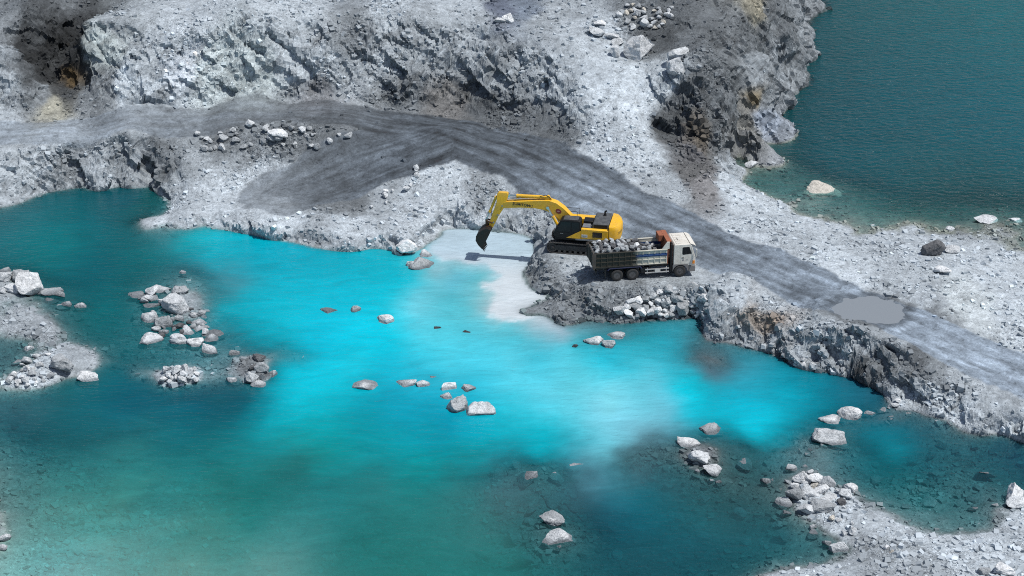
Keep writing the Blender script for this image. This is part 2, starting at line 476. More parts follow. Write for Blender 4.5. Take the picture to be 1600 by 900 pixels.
# pond bed
Z += [(100,370,-3),(150,430,-3),(60,380,-2.2),(290,424,-.75),(340,445,-.9),(400,430,-3),(500,430,-3),(600,450,-3),(700,450,-2.5),(350,395,-2.6),(750,388,-1),(780,440,-1.2),(795,472,-1),(500,520,-3),(700,560,-3),(850,560,-3),(950,600,-2.5),(1100,610,-1.5),(1105,578,-.3),(1060,573,-.45),(1140,585,-.45),(1200,605,-1.8),(1260,640,-1.5),(1000,650,-2),(950,692,-1.5),(600,680,-2.6),(450,630,-2.6),(300,640,-2.3),(180,622,-1.9),(100,645,-1.6),(200,562,-.7),(300,560,-.6),(150,522,-.9),(195,490,-1.5),(175,472,-1.1),(120,470,-.6),(400,547,-.5),(455,582,-.6),(340,592,-.14),(200,592,-.35),(460,602,-1.2),(32,540,-.25),(22,578,-.25),(30,640,-.9),(50,625,-.5),(250,470,-.2),(270,500,-.15),(310,515,-.25),(335,548,-.3),
      (50,700,-1),(20,765,-.35),(100,785,-1),(200,722,-1.7),(200,800,-1.3),(100,862,-.9),(20,882,-.3),(300,762,-1.8),(250,872,-1.2),(400,852,-1.6),(400,722,-2),(550,762,-2.3),(700,782,-2.2),(550,872,-2),(700,872,-1.9),(800,732,-.9),(850,762,-.7),(775,762,-1),(850,800,-1),(872,845,-.45),(890,882,-.9),(800,872,-1.6),(950,742,-.8),(1000,722,-.5),(1050,702,-.25),(1115,692,-.12),(1140,762,-.25),(1000,782,-2),(950,822,-2.2),(1050,832,-1.8),(1000,872,-1.8),(1100,862,-1.8),(1200,862,-1.3),(1200,802,-.55),(1170,742,-.6),(1180,702,-.7),(1150,672,-1.6),(1220,722,-.4),(1250,682,-.45),(1300,702,-.3),(1350,705,-1.2),(1380,752,-1.2),(1450,702,-.9),(1500,742,-.7),(1550,732,-1.1),(1600,735,-1.2),(1450,772,-.6),(1500,792,-.5),(1450,802,-.4),(1350,662,-.25),(1430,662,-.35),(1400,652,-.12),(1480,682,-.5),(1560,705,-.9),(0,960,-.4),(400,960,-1.4),(800,960,-1.8),(1000,960,-1.3),(1240,840,-.6),(1270,850,-.5)]
# lake bed
Z += [(1210,275,LAKE-.3),(1300,320,LAKE-.35),(1400,335,LAKE-.4),(1550,345,LAKE-.02),(1590,355,LAKE-.15),(1500,345,LAKE-.5),(1350,300,LAKE-.9),(1240,258,LAKE-.5),(1290,300,LAKE-.25),(1300,255,-1),(1450,300,-.8),(1620,310,-.2),(1300,150,-4),(1450,100,-5),(1600,100,-5),(1300,50,-4),(1245,190,-1.5),(1600,220,-3),(1450,220,-3),(1700,320,-.5),(1330,-60,-4),(1500,-60,-5)]
Zw = [P(*p) for p in Z]
for p in Z:                                   # carry the edge levels past the frame
    if p[0] < 20: Zw.append(P(*p) + np.array([-14., 0, 0]))
    if p[0] >= 1590: Zw.append(P(*p) + np.array([14., 0, 0]))
Zw = np.array(Zw)
# drop near duplicates
keep = []
for i, p in enumerate(Zw):
    if all((p[0] - Zw[j][0]) ** 2 + (p[1] - Zw[j][1]) ** 2 > 0.25 for j in keep): keep.append(i)
Zw = Zw[keep]


def tps_fit(xy, z, lam):
    n = len(xy)
    d2 = ((xy[:, None] - xy[None]) ** 2).sum(-1)
    K = np.where(d2 > 0, 0.5 * d2 * np.log(np.maximum(d2, 1e-12)), 0) + lam * np.eye(n)
    Q = np.concatenate([np.ones((n, 1)), xy], 1)
    A = np.block([[K, Q], [Q.T, np.zeros((3, 3))]])
    return np.linalg.solve(A, np.concatenate([z, np.zeros(3)]))


S_ = 20.0
_xy = Zw[:, :2] / S_
_wt = tps_fit(_xy, Zw[:, 2], 2e-4)
GX = np.arange(-84, 84.01, 0.4); GY = np.arange(-62, 104.01, 0.4)
_gx, _gy = np.meshgrid(GX, GY)
_q = np.stack([_gx.ravel(), _gy.ravel()], 1) / S_
H0 = np.empty(len(_q))
for k in range(0, len(_q), 20000):
    q = _q[k:k + 20000]
    d2 = ((q[:, None] - _xy[None]) ** 2).sum(-1)
    H0[k:k + 20000] = (0.5 * d2 * np.log(np.maximum(d2, 1e-12))) @ _wt[:-3] + _wt[-3] + q @ _wt[-2:]
H0 = np.clip(H0, -5, 14.5).reshape(_gx.shape)


def bil(A, x, y):
    fx = np.clip((x - GX[0]) / 0.4, 0, len(GX) - 1.001); fy = np.clip((y - GY[0]) / 0.4, 0, len(GY) - 1.001)
    i = fx.astype(int); j = fy.astype(int); u = fx - i; v = fy - j
    return (A[j, i] * (1 - u) + A[j, i + 1] * u) * (1 - v) + (A[j + 1, i] * (1 - u) + A[j + 1, i + 1] * u) * v


def hit(px, py, dz=0.0, A=None):
    """where the sight line of a photo place meets the ground (plus dz)"""
    A = H0 if A is None else A
    d = ray(px, py)
    t = np.linspace(60, 330, 2200)
    p = CAM[None] + d[None] * t[:, None]
    below = p[:, 2] < bil(A, p[:, 0], p[:, 1]) + dz
    k = int(np.argmax(below)) if below.any() else int(np.argmin(np.abs(p[:, 2])))
    return p[k]


def road_line(pts):
    w_ = [hit(*p) for p in pts]
    out = []
    for a, b in zip(w_[:-1], w_[1:]):
        for s in np.linspace(0, 1, 8, endpoint=False): out.append(a * (1 - s) + b * s)
    out.append(w_[-1])
    o = np.array(out)
    for _ in range(6): o[1:-1] = 0.25 * o[:-2] + 0.5 * o[1:-1] + 0.25 * o[2:]
    return o


ROAD1 = road_line([(-60,212),(0,210),(120,204),(250,190),(350,180),(450,176),(560,182),(650,196),(730,214),(800,238),(870,272),(930,305),(1000,336),(1060,360),(1120,386),(1180,412),(1250,442),(1330,474),(1400,503),(1480,536),(1560,572),(1640,606)])
ROAD2 = road_line([(720,205),(660,222),(620,238),(570,258),(510,280),(440,305)])


def along(line, x, y):
    """distance across and along a road"""
    best = np.full(x.shape, 1e9); s_ = np.zeros(x.shape)
    acc = 0.0
    for a, b in zip(line[:-1], line[1:]):
        ab = b[:2] - a[:2]; L = np.hypot(*ab)
        if L < 1e-6: continue
        t = np.clip(((x - a[0]) * ab[0] + (y - a[1]) * ab[1]) / L ** 2, 0, 1)
        ex = x - a[0] - t * ab[0]; ey = y - a[1] - t * ab[1]
        d = np.hypot(ex, ey)
        sg = np.sign(ab[0] * (y - a[1]) - ab[1] * (x - a[0]))
        m = d < np.abs(best)
        best = np.where(m, d * np.where(sg == 0, 1, sg), best); s_ = np.where(m, acc + t * L, s_)
        acc += L
    return best, s_

# ------------------------------------------------------------------ boulders: photo x, y, width, height, tone, label
PALE, WHITE, GREY, DARK, YEL = (.56,.595,.625), (.70,.73,.755), (.37,.40,.425), (.13,.135,.145), (.58,.56,.51)
BLD = [
 # rocks at the left edge of the pond
 (8,421,18,11,'G',"grey boulder at the far left edge of the pond, behind its pale neighbours"),
 (8,435,21,17,'P',"pale boulder cut by the left edge of the frame, below the grey one"),
 (31,429,28,29,'G',"upright grey boulder directly behind the largest pale boulder of the left shore cluster"),
 (48,448,35,40,'W',"largest bright pale boulder of the cluster at the left shore of the pond"),
 (22,451,26,14,'P',"flat pale boulder wedged left of the largest boulder on the left shore"),
 (3,455,11,10,'P',"small pale stone at the frame edge below the left shore boulders"),
 (78,453,36,12,'G',"long low grey slab awash just right of the largest left shore boulder"),
 (95,458,16,11,'G',"small grey stone awash at the end of the long low slab"),
 (78,466,24,8,'G',"thin flat stone awash in front of the long low grey slab"),
 (105,473,16,9,'G',"low grey stone awash between the left shore cluster and open water"),
 (127,475,18,11,'P',"small pale stone breaking the surface right of the left shore cluster"),
 # gravel bar at left
 (42,542,20,13,'W',"bright stone standing alone in the shallow inlet behind the left gravel bar"),
 (29,562,21,8,'P',"flat pale stone in the shallow inlet left of the gravel bar"),
 (57,557,11,7,'P',"small pale stone on the inlet edge of the left gravel bar"),
 (75,554,8,5,'W',"tiny white stone on the crest of the left gravel bar"),
 (98,572,33,27,'G',"slanting grey boulder on the tip of the left gravel bar"),
 (140,585,31,20,'W',"round white boulder at the water's end of the left gravel bar"),
 # rock cluster left of the middle
 (245,450,36,15,'P',"flat pale slab at the back of the mid-left rock cluster"),
 (232,462,29,14,'P',"low pale boulder in front of the back slab of the mid-left cluster"),
 (282,454,24,12,'G',"brownish grey stone at the back right of the mid-left cluster"),
 (257,471,20,10,'G',"small grey stone between the slabs behind the biggest mid-left boulder"),
 (238,475,32,8,'G',"thin grey slab awash on the left of the biggest mid-left boulder"),
 (277,478,40,28,'P',"biggest rounded pale boulder on top of the mid-left rock cluster"),
 (234,494,28,22,'P',"blocky pale boulder on the left flank of the mid-left rock cluster"),
 (256,501,25,29,'G',"leaning grey slab propped under the biggest mid-left boulder"),
 (280,495,17,13,'G',"grey stone tucked below the biggest mid-left boulder"),
 (304,493,15,9,'P',"small pale stone at the open-water side of the mid-left cluster, upper one"),
 (310,501,22,10,'P',"low pale boulder at the open-water side of the mid-left cluster"),
 (312,511,25,10,'W',"long white flat boulder at the open-water side of the mid-left cluster"),
 (296,514,26,20,'P',"angular pale boulder in the middle of the mid-left cluster"),
 (279,507,18,14,'D',"dark shaded stone in the heart of the mid-left cluster"),
 (256,517,14,10,'G',"small grey stone below the leaning slab of the mid-left cluster"),
 (237,527,31,20,'P',"separate pale boulder in the water left of the mid-left cluster's front row"),
 (279,528,26,21,'P',"tilted pale boulder at the front of the mid-left cluster"),
 (304,533,25,16,'W',"wedge of pale rock at the front of the mid-left cluster"),
 (297,529,10,8,'P',"small stone between the two front boulders of the mid-left cluster"),
 (329,527,21,12,'G',"grey boulder at the right front of the mid-left cluster"),
 (329,544,23,19,'P',"pointed pale boulder ending the mid-left cluster's front row"),
 (335,519,32,8,'G',"flat slab awash on the turquoise side of the mid-left cluster"),
 (367,550,16,11,'G',"lone dark-topped stone in the shallows between cluster and small islet"),
 (286,424,11,8,'P',"single pale stone poking out of the shoal behind the mid-left cluster"),
 (215,459,26,9,'G',"faint flat stone awash at the far left of the mid-left cluster"),
 (362,592,16,11,'P',"small pale stone in the shallows left of the dark stony islet"),
 (393,590,21,18,'P',"pale boulder at the front of the dark stony islet"),
 (405,560,18,13,'D',"dark boulder at the back of the stony islet"),
 (409,574,20,16,'G',"grey boulder in the middle of the stony islet"),
 (424,582,20,15,'G',"grey boulder at the turquoise end of the stony islet"),
 (396,575,12,10,'D',"dark stone on the left slope of the stony islet"),
 (404,598,20,12,'P',"pale stone half sunk in front of the stony islet"),
 # lone rocks in the turquoise water
 (556,482,15,12,'G',"small dark-topped rock alone in the turquoise water, left of the white one"),
 (602,497,27,16,'W',"bright white rock alone in the turquoise water below the milky bay"),
 (684,510,11,7,'D',"tiny dark rock tip in the turquoise water, the smaller of a pair"),
 (728,517,17,8,'D',"dark wet rock tip in the turquoise water near the milky plume"),
 (572,600,37,9,'P',"low flat pale rock awash at the left of the mid-pond row"),
 (635,596,28,13,'P',"rounded pale rock with grey side in the mid-pond row"),
 (662,598,20,12,'P',"small triangular pale rock in the mid-pond row"),
 (702,601,24,18,'W',"white rock at the back of the mid-pond rock group"),
 (731,605,22,12,'G',"grey rock at the back right of the mid-pond rock group"),
 (698,618,18,11,'P',"small pale rock on the left of the mid-pond rock group"),
 (715,629,29,32,'G',"tall streaked grey rock at the centre of the mid-pond group"),
 (748,634,42,29,'P',"largest peaked rock at the right of the mid-pond group"),
 (677,587,19,6,'G',"faint flat rock awash behind the mid-pond row"),
 (516,484,26,7,'G',"faint submerged rock left of the small dark-topped rock"),
 # beside the milky bay
 (636,387,28,22,'W',"smooth white boulder on the shore left of the milky bay"),
 (668,394,25,16,'P',"pale boulder at the corner of the milky bay"),
 (658,409,37,24,'G',"dark textured boulder standing in the water at the milky bay corner"),
 (642,411,13,13,'P',"small pale stone leaning on the dark textured bay boulder"),
 # in front of the rock fill
 (927,529,26,18,'W',"white wedge rock in the water in front of the rubble fill, left of three"),
 (964,522,26,12,'P',"flat pale rock in the water in front of the rubble fill, right of three"),
 (950,536,20,16,'G',"grey pointed rock in the water in front of the rubble fill, nearest of three"),
 (899,539,10,9,'D',"tiny dark rock left of the three rocks off the rubble fill"),
 # middle right bar
 (1112,668,31,17,'G',"grey rock cresting the submerged bar at the turquoise edge"),
 (1077,688,31,19,'W',"white-topped boulder with a dark underside on the narrow mid bar"),
 (1090,717,28,22,'P',"arched pale boulder on the narrow mid bar"),
 (1104,717,10,8,'W',"small white stone on the right shoulder of the arched boulder"),
 (1090,734,9,8,'P',"small stone below the hollow of the arched boulder"),
 (1112,748,9,6,'P',"small pale stone at the tail of the narrow mid bar, left of a pair"),
 (1123,751,10,8,'G',"small grey stone at the tail of the narrow mid bar, right of a pair"),
 (1197,750,15,11,'G',"grey stone awash between the narrow bar and the right rock heap"),
 (1206,748,6,8,'P',"tiny triangular stone standing in the shallows near the right rock heap"),
 (867,812,26,16,'W',"smaller upper boulder of the lone pair in the lower pond"),
 (872,833,46,27,'P',"larger lower boulder of the lone pair in the lower pond"),
 (872,852,13,8,'G',"small wet stone at the foot of the lone pair in the lower pond"),
 (8,841,17,13,'P',"pale boulder cut by the left frame edge in the lower pond"),
 (5,856,13,9,'P',"smaller pale stone below the one at the lower left frame edge"),
 # right pool
 (1296,652,30,15,'W',"flat white boulder at the back of the trio on the right shallows"),
 (1329,644,33,24,'W',"peaked white boulder at the right of the trio on the right shallows"),
 (1297,677,47,32,'P',"big rounded pale boulder at the front of the trio on the right shallows"),
 (1361,643,18,9,'P',"low pale stone beside the peaked white boulder"),
 (1379,638,19,8,'P',"flat pale stone on the causeway below the right bank"),
 (1399,634,11,7,'P',"small pale stone at the foot of the right bank, nearest the causeway"),
 (1403,627,8,6,'W',"tiny white stone at the foot of the right bank"),
 (1420,644,9,6,'W',"tiny bright stone in the shallows under the right bank"),
 (1237,729,18,11,'P',"pale stone leading the right rock heap"),
 (1258,727,10,6,'P',"small pinkish stone behind the leading stone of the right heap"),
 (1265,739,11,8,'P',"small pale stone above the right rock heap"),
 (1232,754,12,6,'P',"flat little stone at the left edge of the right rock heap"),
 (1252,748,24,20,'W',"white boulder at the top left of the right rock heap"),
 (1273,750,26,19,'W',"white boulder at the top middle of the right rock heap"),
 (1292,755,22,22,'G',"mottled grey boulder at the top right of the right rock heap"),
 (1265,769,28,22,'P',"pale slab in the centre of the right rock heap"),
 (1283,766,24,18,'W',"bright slab leaning right of centre on the right rock heap"),
 (1241,760,12,10,'W',"small white stone on the left flank of the right rock heap"),
 (1240,775,26,25,'G',"rough grey boulder at the lower left of the right rock heap"),
 (1329,762,23,20,'W',"white cube-like boulder at the right pool's edge"),
 (1320,774,18,19,'P',"pale slab leaning under the white cube-like boulder"),
 (1297,776,25,11,'P',"flat pale stone between the right heap and the cube-like boulder"),
 (1260,797,22,17,'P',"pale boulder at the lower front of the right rock heap"),
 (1285,789,34,19,'G',"long grey slab across the lower front of the right rock heap"),
 (1315,785,13,11,'D',"dark stone at the foot of the leaning slab by the right pool"),
 (1270,822,11,9,'W',"bright small stone at the water's edge under the right heap"),
 (1267,812,8,5,'P',"tiny stone just above the bright one under the right heap"),
 (1229,798,15,8,'G',"grey stone awash left of the right rock heap"),
 (1311,853,27,22,'P',"lone rounded boulder with a dark base at the shore of the near spit"),
 (1293,847,14,10,'G',"grey stone awash touching the lone rounded boulder of the near spit"),
 (1331,830,13,16,'P',"upright pale stone on the shore of the near spit"),
 (1319,835,9,8,'P',"small stone beside the upright one on the near spit"),
 (1385,856,9,8,'W',"single white stone lying on the grey gravel of the near spit"),
 (1393,862,7,6,'Y',"small yellowish stone beside the white one on the near spit"),
 (1586,767,31,37,'W',"tall bright block standing at the far end of the right pool"),
 (1588,787,30,19,'P',"pale boulder at the foot of the tall bright block"),
 (1555,786,11,7,'W',"little white stone left of the tall bright block"),
 (1568,893,28,19,'W',"white boulder at the bottom edge of the frame on the near spit"),
 (1537,894,18,13,'G',"grey stone left of the white boulder at the bottom of the near spit"),
 # plateau
 (998,78,39,38,'W',"huge pale block on the plateau above the cliff"),
 (936,39,18,10,'W',"white flat stone behind the plateau boulders"),
 (933,52,22,14,'P',"pale boulder at the left of the plateau scatter"),
 (954,56,21,11,'P',"pale boulder between the left scatter and the plateau stone heap"),
 (964,65,18,12,'P',"pale stone just left of the huge plateau block"),
 (961,82,13,18,'P',"upright pale stone in front left of the huge plateau block"),
 (1055,110,26,30,'P',"weathered block on the cliff shoulder beside the dark headland"),
 (1060,86,29,18,'P',"pale cap of rock at the top of the dark headland's shoulder"),
 (780,32,15,9,'P',"pale stone on the dark patch of the plateau, left of a pair"),
 (794,29,16,14,'W',"taller pale stone on the dark patch of the plateau, right of a pair"),
 (435,213,28,18,'W',"big white boulder in the stone pile beside the haul road"),
 # lake
 (1175,258,19,11,'P',"pale stone at the lake's inner corner under the headland"),
 (1288,290,58,15,'Y',"long pale yellowish rock rising from the lake"),
 (1458,391,34,28,'D',"dark boulder on the ground between road and lake"),
 (1487,391,21,13,'P',"pale rounded boulder right of the dark one by the lake"),
 (1484,359,12,8,'P',"small pale stone on the lake shore behind the dark boulder"),
 (1472,424,24,13,'W',"flat white stone on the gravel in front of the dark lake boulder"),
 (1587,341,18,7,'P',"low pale stone awash at the lake's right edge"),
 (1541,342,34,13,'P',"pale rubble hump breaking the lake surface near its right edge"),
 (1364,350,9,5,'P',"small stone on the lake shore near the middle of the berm"),
]
TONE = dict(P=PALE, W=WHITE, G=GREY, D=DARK, Y=YEL)


def in_lake(px, py): return px > 1150 and py < 390 and (px > 1380 or py < 300 + (px - 1190) * .36)


# where each boulder stands; those in water get a shoal to stand on
BPOS = []
MOUND = []
for (px, py, w_, h_, tn, lab) in BLD:
    wl = LAKE if in_lake(px, py) else 0.0
    p = hit(px, py + h_ * 0.25)
    p_w = P(px, py + h_ * 0.25, wl)
    g = bil(H0, p_w[0], p_w[1])
    wet = p[2] < wl - 0.12 or g < wl - 0.12
    if wet:
        p = p_w
    k = scale_at(p[1])
    W = w_ * k * 1.15
    Dp = W * (0.75 if h_ < w_ else 0.95)
    Hh = max(0.2 * W, (h_ * k * 1.08 - Dp * 0.27) / 0.88)
    if wet:
        MOUND.append((p[0], p[1], wl - 0.45, max(W * 0.62, 0.45)))
    BPOS.append((p, W, Dp, Hh, wet, wl))

ALB = 0.98
BALB = 0.85
WALB = 0.745
# ------------------------------------------------------------------ ground sheet
NR, NC = 1000, 930
yy = np.linspace(0, 1, NR)
YR = -54 + 150 * (0.62 * yy + 0.38 * yy ** 2)
YR = np.concatenate([[-500, -180, -90, -66], YR, [112, 150, 260, 700]])
uu = np.linspace(-1, 1, NC)
hw = np.clip((YR - CAM[1]) * math.cos(TH) + CAM[2] * math.sin(TH), 112, 262) * math.tan(HF / 2) * 1.13 + 3
X = uu[None] * hw[:, None]
far = np.array([10., 40., 160., 600.])
X = np.concatenate([X[:, :1] - far[::-1][None], X, X[:, -1:] + far[None]], 1)
Y = np.repeat(YR[:, None], X.shape[1], 1)
nr, nc = X.shape


def ground_base(x, y):
    h = bil(H0, x, y)
    for (mx, my, top, sg) in MOUND:
        pass
    return h


def add_mounds(h, x, y):
    for (mx, my, top, sg) in MOUND:
        m = (np.abs(x - mx) < 4 * sg) & (np.abs(y - my) < 4 * sg)
        if not m.any(): continue
        g = np.exp(-((x[m] - mx) ** 2 + (y[m] - my) ** 2) / (2 * (sg * 1.1) ** 2))
        h[m] = np.where(h[m] < top, h[m] + (top - h[m]) * g, h[m])
    return h


PUD = hit(1357, 485)
xf = X.ravel(); yf = Y.ravel()
Hs = add_mounds(bil(H0, xf, yf), xf, yf)
r1, s1 = along(ROAD1, xf, yf)
r2, s2 = along(ROAD2, xf, yf)
rw1 = 2.6 + 1.3 * sstep(30, 55, s1) * (1 - sstep(62, 80, s1))
road = np.maximum(1 - sstep(rw1 * 0.75, rw1 * 1.25, np.abs(r1 + 0.8 * perlin(xf / 5, yf / 5))), 1 - sstep(3.2, 4.8, np.abs(r2 + 0.8 * perlin(xf / 4, yf / 4))))
gy0, gx0 = np.gradient(H0, 0.4)
slope = np.hypot(bil(gx0, xf, yf), bil(gy0, xf, yf))
road *= 1 - sstep(.3, .55, slope) * sstep(88, 100, s1)
dry = sstep(-0.4, 0.25, Hs - np.where((xf > 18) & (yf > 10 - (xf - 18) * .34), LAKE, 0))
rock = sstep(0.42, 0.95, slope + 0.25 * perlin(xf / 6, yf / 6)) * (1 - road) * sstep(-0.3, 0.5, Hs)
# rubble strength: places where broken stone lies thick
RUB = [(278,590,40,1.),(200,800,230,.75),(550,820,260,.7),(1000,820,200,.8),(1450,750,110,.8),(250,540,110,.7),(920,470,90,1.),(1030,475,90,1.),(860,440,50,.8),(1200,525,110,.8),(1290,560,60,.9),(1340,560,40,1.),(430,220,120,.9),(120,270,120,.8),(640,340,90,.55),(760,290,70,.7),(900,200,60,.6),(660,150,120,.5),(800,175,80,.8),(1080,220,60,1.),(1120,120,90,.7),(1000,30,60,.8),(300,110,150,.6),(100,110,70,.8),(600,90,120,.8),(1350,390,110,.5),(1290,800,50,.9),(1450,860,140,.6),(50,590,50,1.),(410,575,30,1.),(70,540,60,.7),(1090,710,40,.8),(1500,640,90,.5),(830,350,60,.7),(660,275,50,.7)]
rub = np.zeros_like(xf)
for (px, py, r, s) in RUB:
    c_ = hit(px, py); k = scale_at(c_[1])
    rub = np.maximum(rub, s * np.exp(-(((xf - c_[0]) / (r * k)) ** 2 + ((yf - c_[1]) / (r * k * 1.3)) ** 2)))
rub = np.clip(np.maximum(rub, 0.38) + 0.3 * perlin(xf / 3.1, yf / 3.1), 0.12, 1) * (1 - 0.72 * road)
pad = np.zeros_like(xf)
for (px, py, z, rx, ry) in ((903, 388, 1.8, 3.6, 2.6), (1010, 430, 2.0, 6.4, 2.4)):
    c_ = P(px, py, z)
    f_ = 1 - sstep(.75, 1.15, np.sqrt(((xf - c_[0]) / rx) ** 2 + ((yf - c_[1]) / ry) ** 2))
    Hs = Hs * (1 - f_) + z * f_; pad = np.maximum(pad, f_)
pe = np.sqrt(((xf - PUD[0]) / 2.85) ** 2 + ((yf - PUD[1]) / 2.25) ** 2) + 0.26 * fbm(xf / 1.5, yf / 1.5, o=4)
rub *= 1 - sstep(.3, .8, pad) * .3
rock *= (1 - pad) * sstep(1.3, 1.75, pe)
land = Hs.copy()
rough = (1 - 0.8 * road) * (1 - 0.6 * pad)
Hs = Hs + 0.17 * fbm(xf / 3.3, yf / 3.3, o=3) * rough * (0.4 + 0.6 * sstep(.2, 1.2, np.abs(Hs))) + 0.05 * fbm(xf / 0.9, yf / 0.9, o=2) * rough
Hs += .10 * facets(xf / 1.1 + 3, yf / 1.1) * sstep(.1, -.4, Hs) * (Hs > -4)
Hs += (0.17 * facets(xf / 0.7, yf / 0.7) * sstep(.5, 1, rub) + 0.055 * facets(xf / 0.34 + 5, yf / 0.34) * rub) * rough
# wheel ruts in the haul road
rut = np.exp(-((np.abs(r1 + .35 * perlin(s1 / 9, s1 * 0 + 2)) - 1.0) / 0.32) ** 2) * road
Hs -= 0.06 * rut
pf = 1 - sstep(1.35, 1.8, pe)
Hs = Hs * (1 - pf) + (PUD[2] - .07 * (1 - sstep(.9, 1.12, pe)) + .03) * pf
# push the cliffs along their normals into broken faces
G = Hs.reshape(nr, nc)
Pn = np.stack([xf, yf, Hs], 1)
nx = -bil(gx0, xf, yf); ny = -bil(gy0, xf, yf); nl = np.sqrt(nx ** 2 + ny ** 2 + 1)
n_ = np.stack([nx / nl, ny / nl, 1 / nl], 1)
m = rock > 0.02
x_, y_, z_ = xf[m], yf[m], Hs[m]
# strata dip from upper left to lower right on the faces
a_ = math.radians(38)
u_ = x_ * math.cos(a_) - z_ * math.sin(a_); v_ = x_ * math.sin(a_) + z_ * math.cos(a_)
warp = 0.6 * perlin(x_ / 2.2, y_ / 2.2, z_ / 2.2)
dsp = 0.75 * fbm(x_ / 5, y_ / 5, z_ / 5, o=3) + 0.55 * facets(u_ / 4.2 + warp, y_ / 3.0, v_ / 1.8, 1.4) + 0.24 * facets(u_ / 1.7 + warp, y_ / 1.1 + 9, v_ / .6, 1.2) + 0.07 * facets(u_ / .5, y_ / .4 + 3, v_ / .3 + warp)
Pn[m] += n_[m] * (dsp * rock[m])[:, None] * np.array([1, 1, .8])
Vp = Pn.copy()
GZ = Pn[:, 2].reshape(nr, nc)


def idw(pts, col, q, ax, s2=0.5, pw=2.0):
    out = np.empty((len(q), col.shape[1]), np.float32)
    pts = (pts * ax).astype(np.float32); q = (q * ax).astype(np.float32); col = col.astype(np.float32)
    for k in range(0, len(q), 40000):
        b = q[k:k + 40000]
        d = ((b[:, None] - pts[None]) ** 2).sum(-1) + s2
        wgt = 1 / d ** pw
        out[k:k + 40000] = (wgt @ col) / wgt.sum(1)[:, None]
    return out


# stone colour of the place, left alcove's shadow painted in: photo x, y, grey tone or (r,g,b) as a dry surface looks in daylight
LC = [(0,10,112),(100,18,100),(180,20,146),(300,20,165),(450,20,168),(600,15,165),(720,8,165),(780,12,(96,100,110)),(820,14,(112,118,126)),(850,30,146),(900,50,165),(880,10,146),(940,70,172),
 (60,60,66),(90,90,60),(110,118,(84,68,46)),(100,60,40),(115,90,42),(60,90,48),(80,40,60),(122,62,44),(95,140,60),(45,75,50),(50,50,52),(75,70,44),(100,90,42),(115,60,42),(70,120,46),(85,45,50),(110,42,52),(60,30,75),(105,150,70),(150,150,120),(170,155,118),(60,150,122),(86,165,(160,154,138)),(10,130,156),(10,90,140),(40,110,80),(20,40,118),  # left alcove: dark rock, plus shadow in and beside it put into the tone
 (160,60,(166,170,166)),(230,80,158),(330,110,(172,176,173)),(400,110,(168,172,169)),(280,70,172),(290,95,(190,192,194)),(200,130,178),(470,100,165),(560,55,126),(600,100,156),(520,110,166),(700,90,146),(650,55,146),(780,110,142),(850,115,158),(740,60,152),(930,140,180),(1000,150,184),(1000,220,175),(950,230,170),(890,130,165),
 (620,145,108),(750,167,92),(850,198,94),(800,192,100),(700,155,(106,103,100)),(560,250,104),(500,285,100),(600,232,108),(640,225,112),(470,295,112),(590,275,100),(540,300,104),(500,150,(125,124,124)),(860,210,100),
 (0,195,155),(100,210,160),(200,213,146),(60,250,160),(120,272,128),(200,262,140),(250,240,116),(300,262,145),(350,212,108),(400,232,122),(500,210,104),(450,215,112),(20,290,160),(160,275,160),
 (350,310,174),(300,300,170),(450,340,180),(550,360,174),(640,340,168),(700,300,170),(660,255,176),(760,272,132),(800,330,160),(860,300,172),(700,350,174),(400,270,168),(820,300,150),(780,255,165),(600,300,150),(480,380,150),
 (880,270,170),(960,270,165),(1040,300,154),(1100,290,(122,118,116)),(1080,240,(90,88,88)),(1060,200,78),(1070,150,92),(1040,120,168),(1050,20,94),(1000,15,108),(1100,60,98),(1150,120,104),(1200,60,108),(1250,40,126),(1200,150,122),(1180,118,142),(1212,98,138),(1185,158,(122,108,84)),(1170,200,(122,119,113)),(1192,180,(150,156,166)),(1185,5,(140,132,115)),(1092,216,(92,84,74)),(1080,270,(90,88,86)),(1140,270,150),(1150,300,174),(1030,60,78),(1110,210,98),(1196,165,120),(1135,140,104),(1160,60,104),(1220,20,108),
 (1250,340,172),(1230,370,158),(1350,380,165),(1450,400,168),(1550,420,174),(1300,430,182),(1500,470,(176,178,176)),(1590,480,178),(1450,470,174),(1180,360,170),(1390,470,160),(1460,476,110),(1480,330,120),
 (980,370,174),(900,420,160),(858,450,122),(905,470,114),(850,490,114),(1000,452,120),(1100,430,158),(1150,450,174),(1200,470,158),(1040,440,142),(960,455,128),(940,480,122),(1050,485,138),
 (1130,510,150),(1200,525,148),(1160,525,152),(1180,490,(138,128,118)),(1195,505,(136,120,106)),(1270,550,150),(1300,545,148),(1345,568,80),(1360,514,140),(1330,508,150),(1400,525,140),(1300,530,158),(1360,540,140),(1380,562,108),(1430,575,88),(1450,612,168),(1530,640,162),(1600,660,168),(1500,600,150),(1400,530,148),(1580,610,148),(1460,590,120),(1500,625,165),(1420,620,168),(1480,645,176),(1560,670,172),
 (1400,830,172),(1350,870,144),(1500,870,172),(1590,840,172),(1280,885,172),(1300,795,172),(1330,800,165),(1430,890,150),
 (60,520,142),(50,590,176),(120,570,152),(275,590,165),(410,575,112),(20,500,150),
 (1092,710,112),(1140,765,104)]
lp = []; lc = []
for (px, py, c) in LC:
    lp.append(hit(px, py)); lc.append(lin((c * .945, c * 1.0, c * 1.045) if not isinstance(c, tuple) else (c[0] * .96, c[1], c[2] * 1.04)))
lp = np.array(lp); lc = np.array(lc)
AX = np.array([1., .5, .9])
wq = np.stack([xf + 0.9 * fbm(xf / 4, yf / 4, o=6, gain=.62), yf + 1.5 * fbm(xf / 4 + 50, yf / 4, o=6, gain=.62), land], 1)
gc = idw(lp, lc, wq, AX, 0.3, 2.7) * ALB
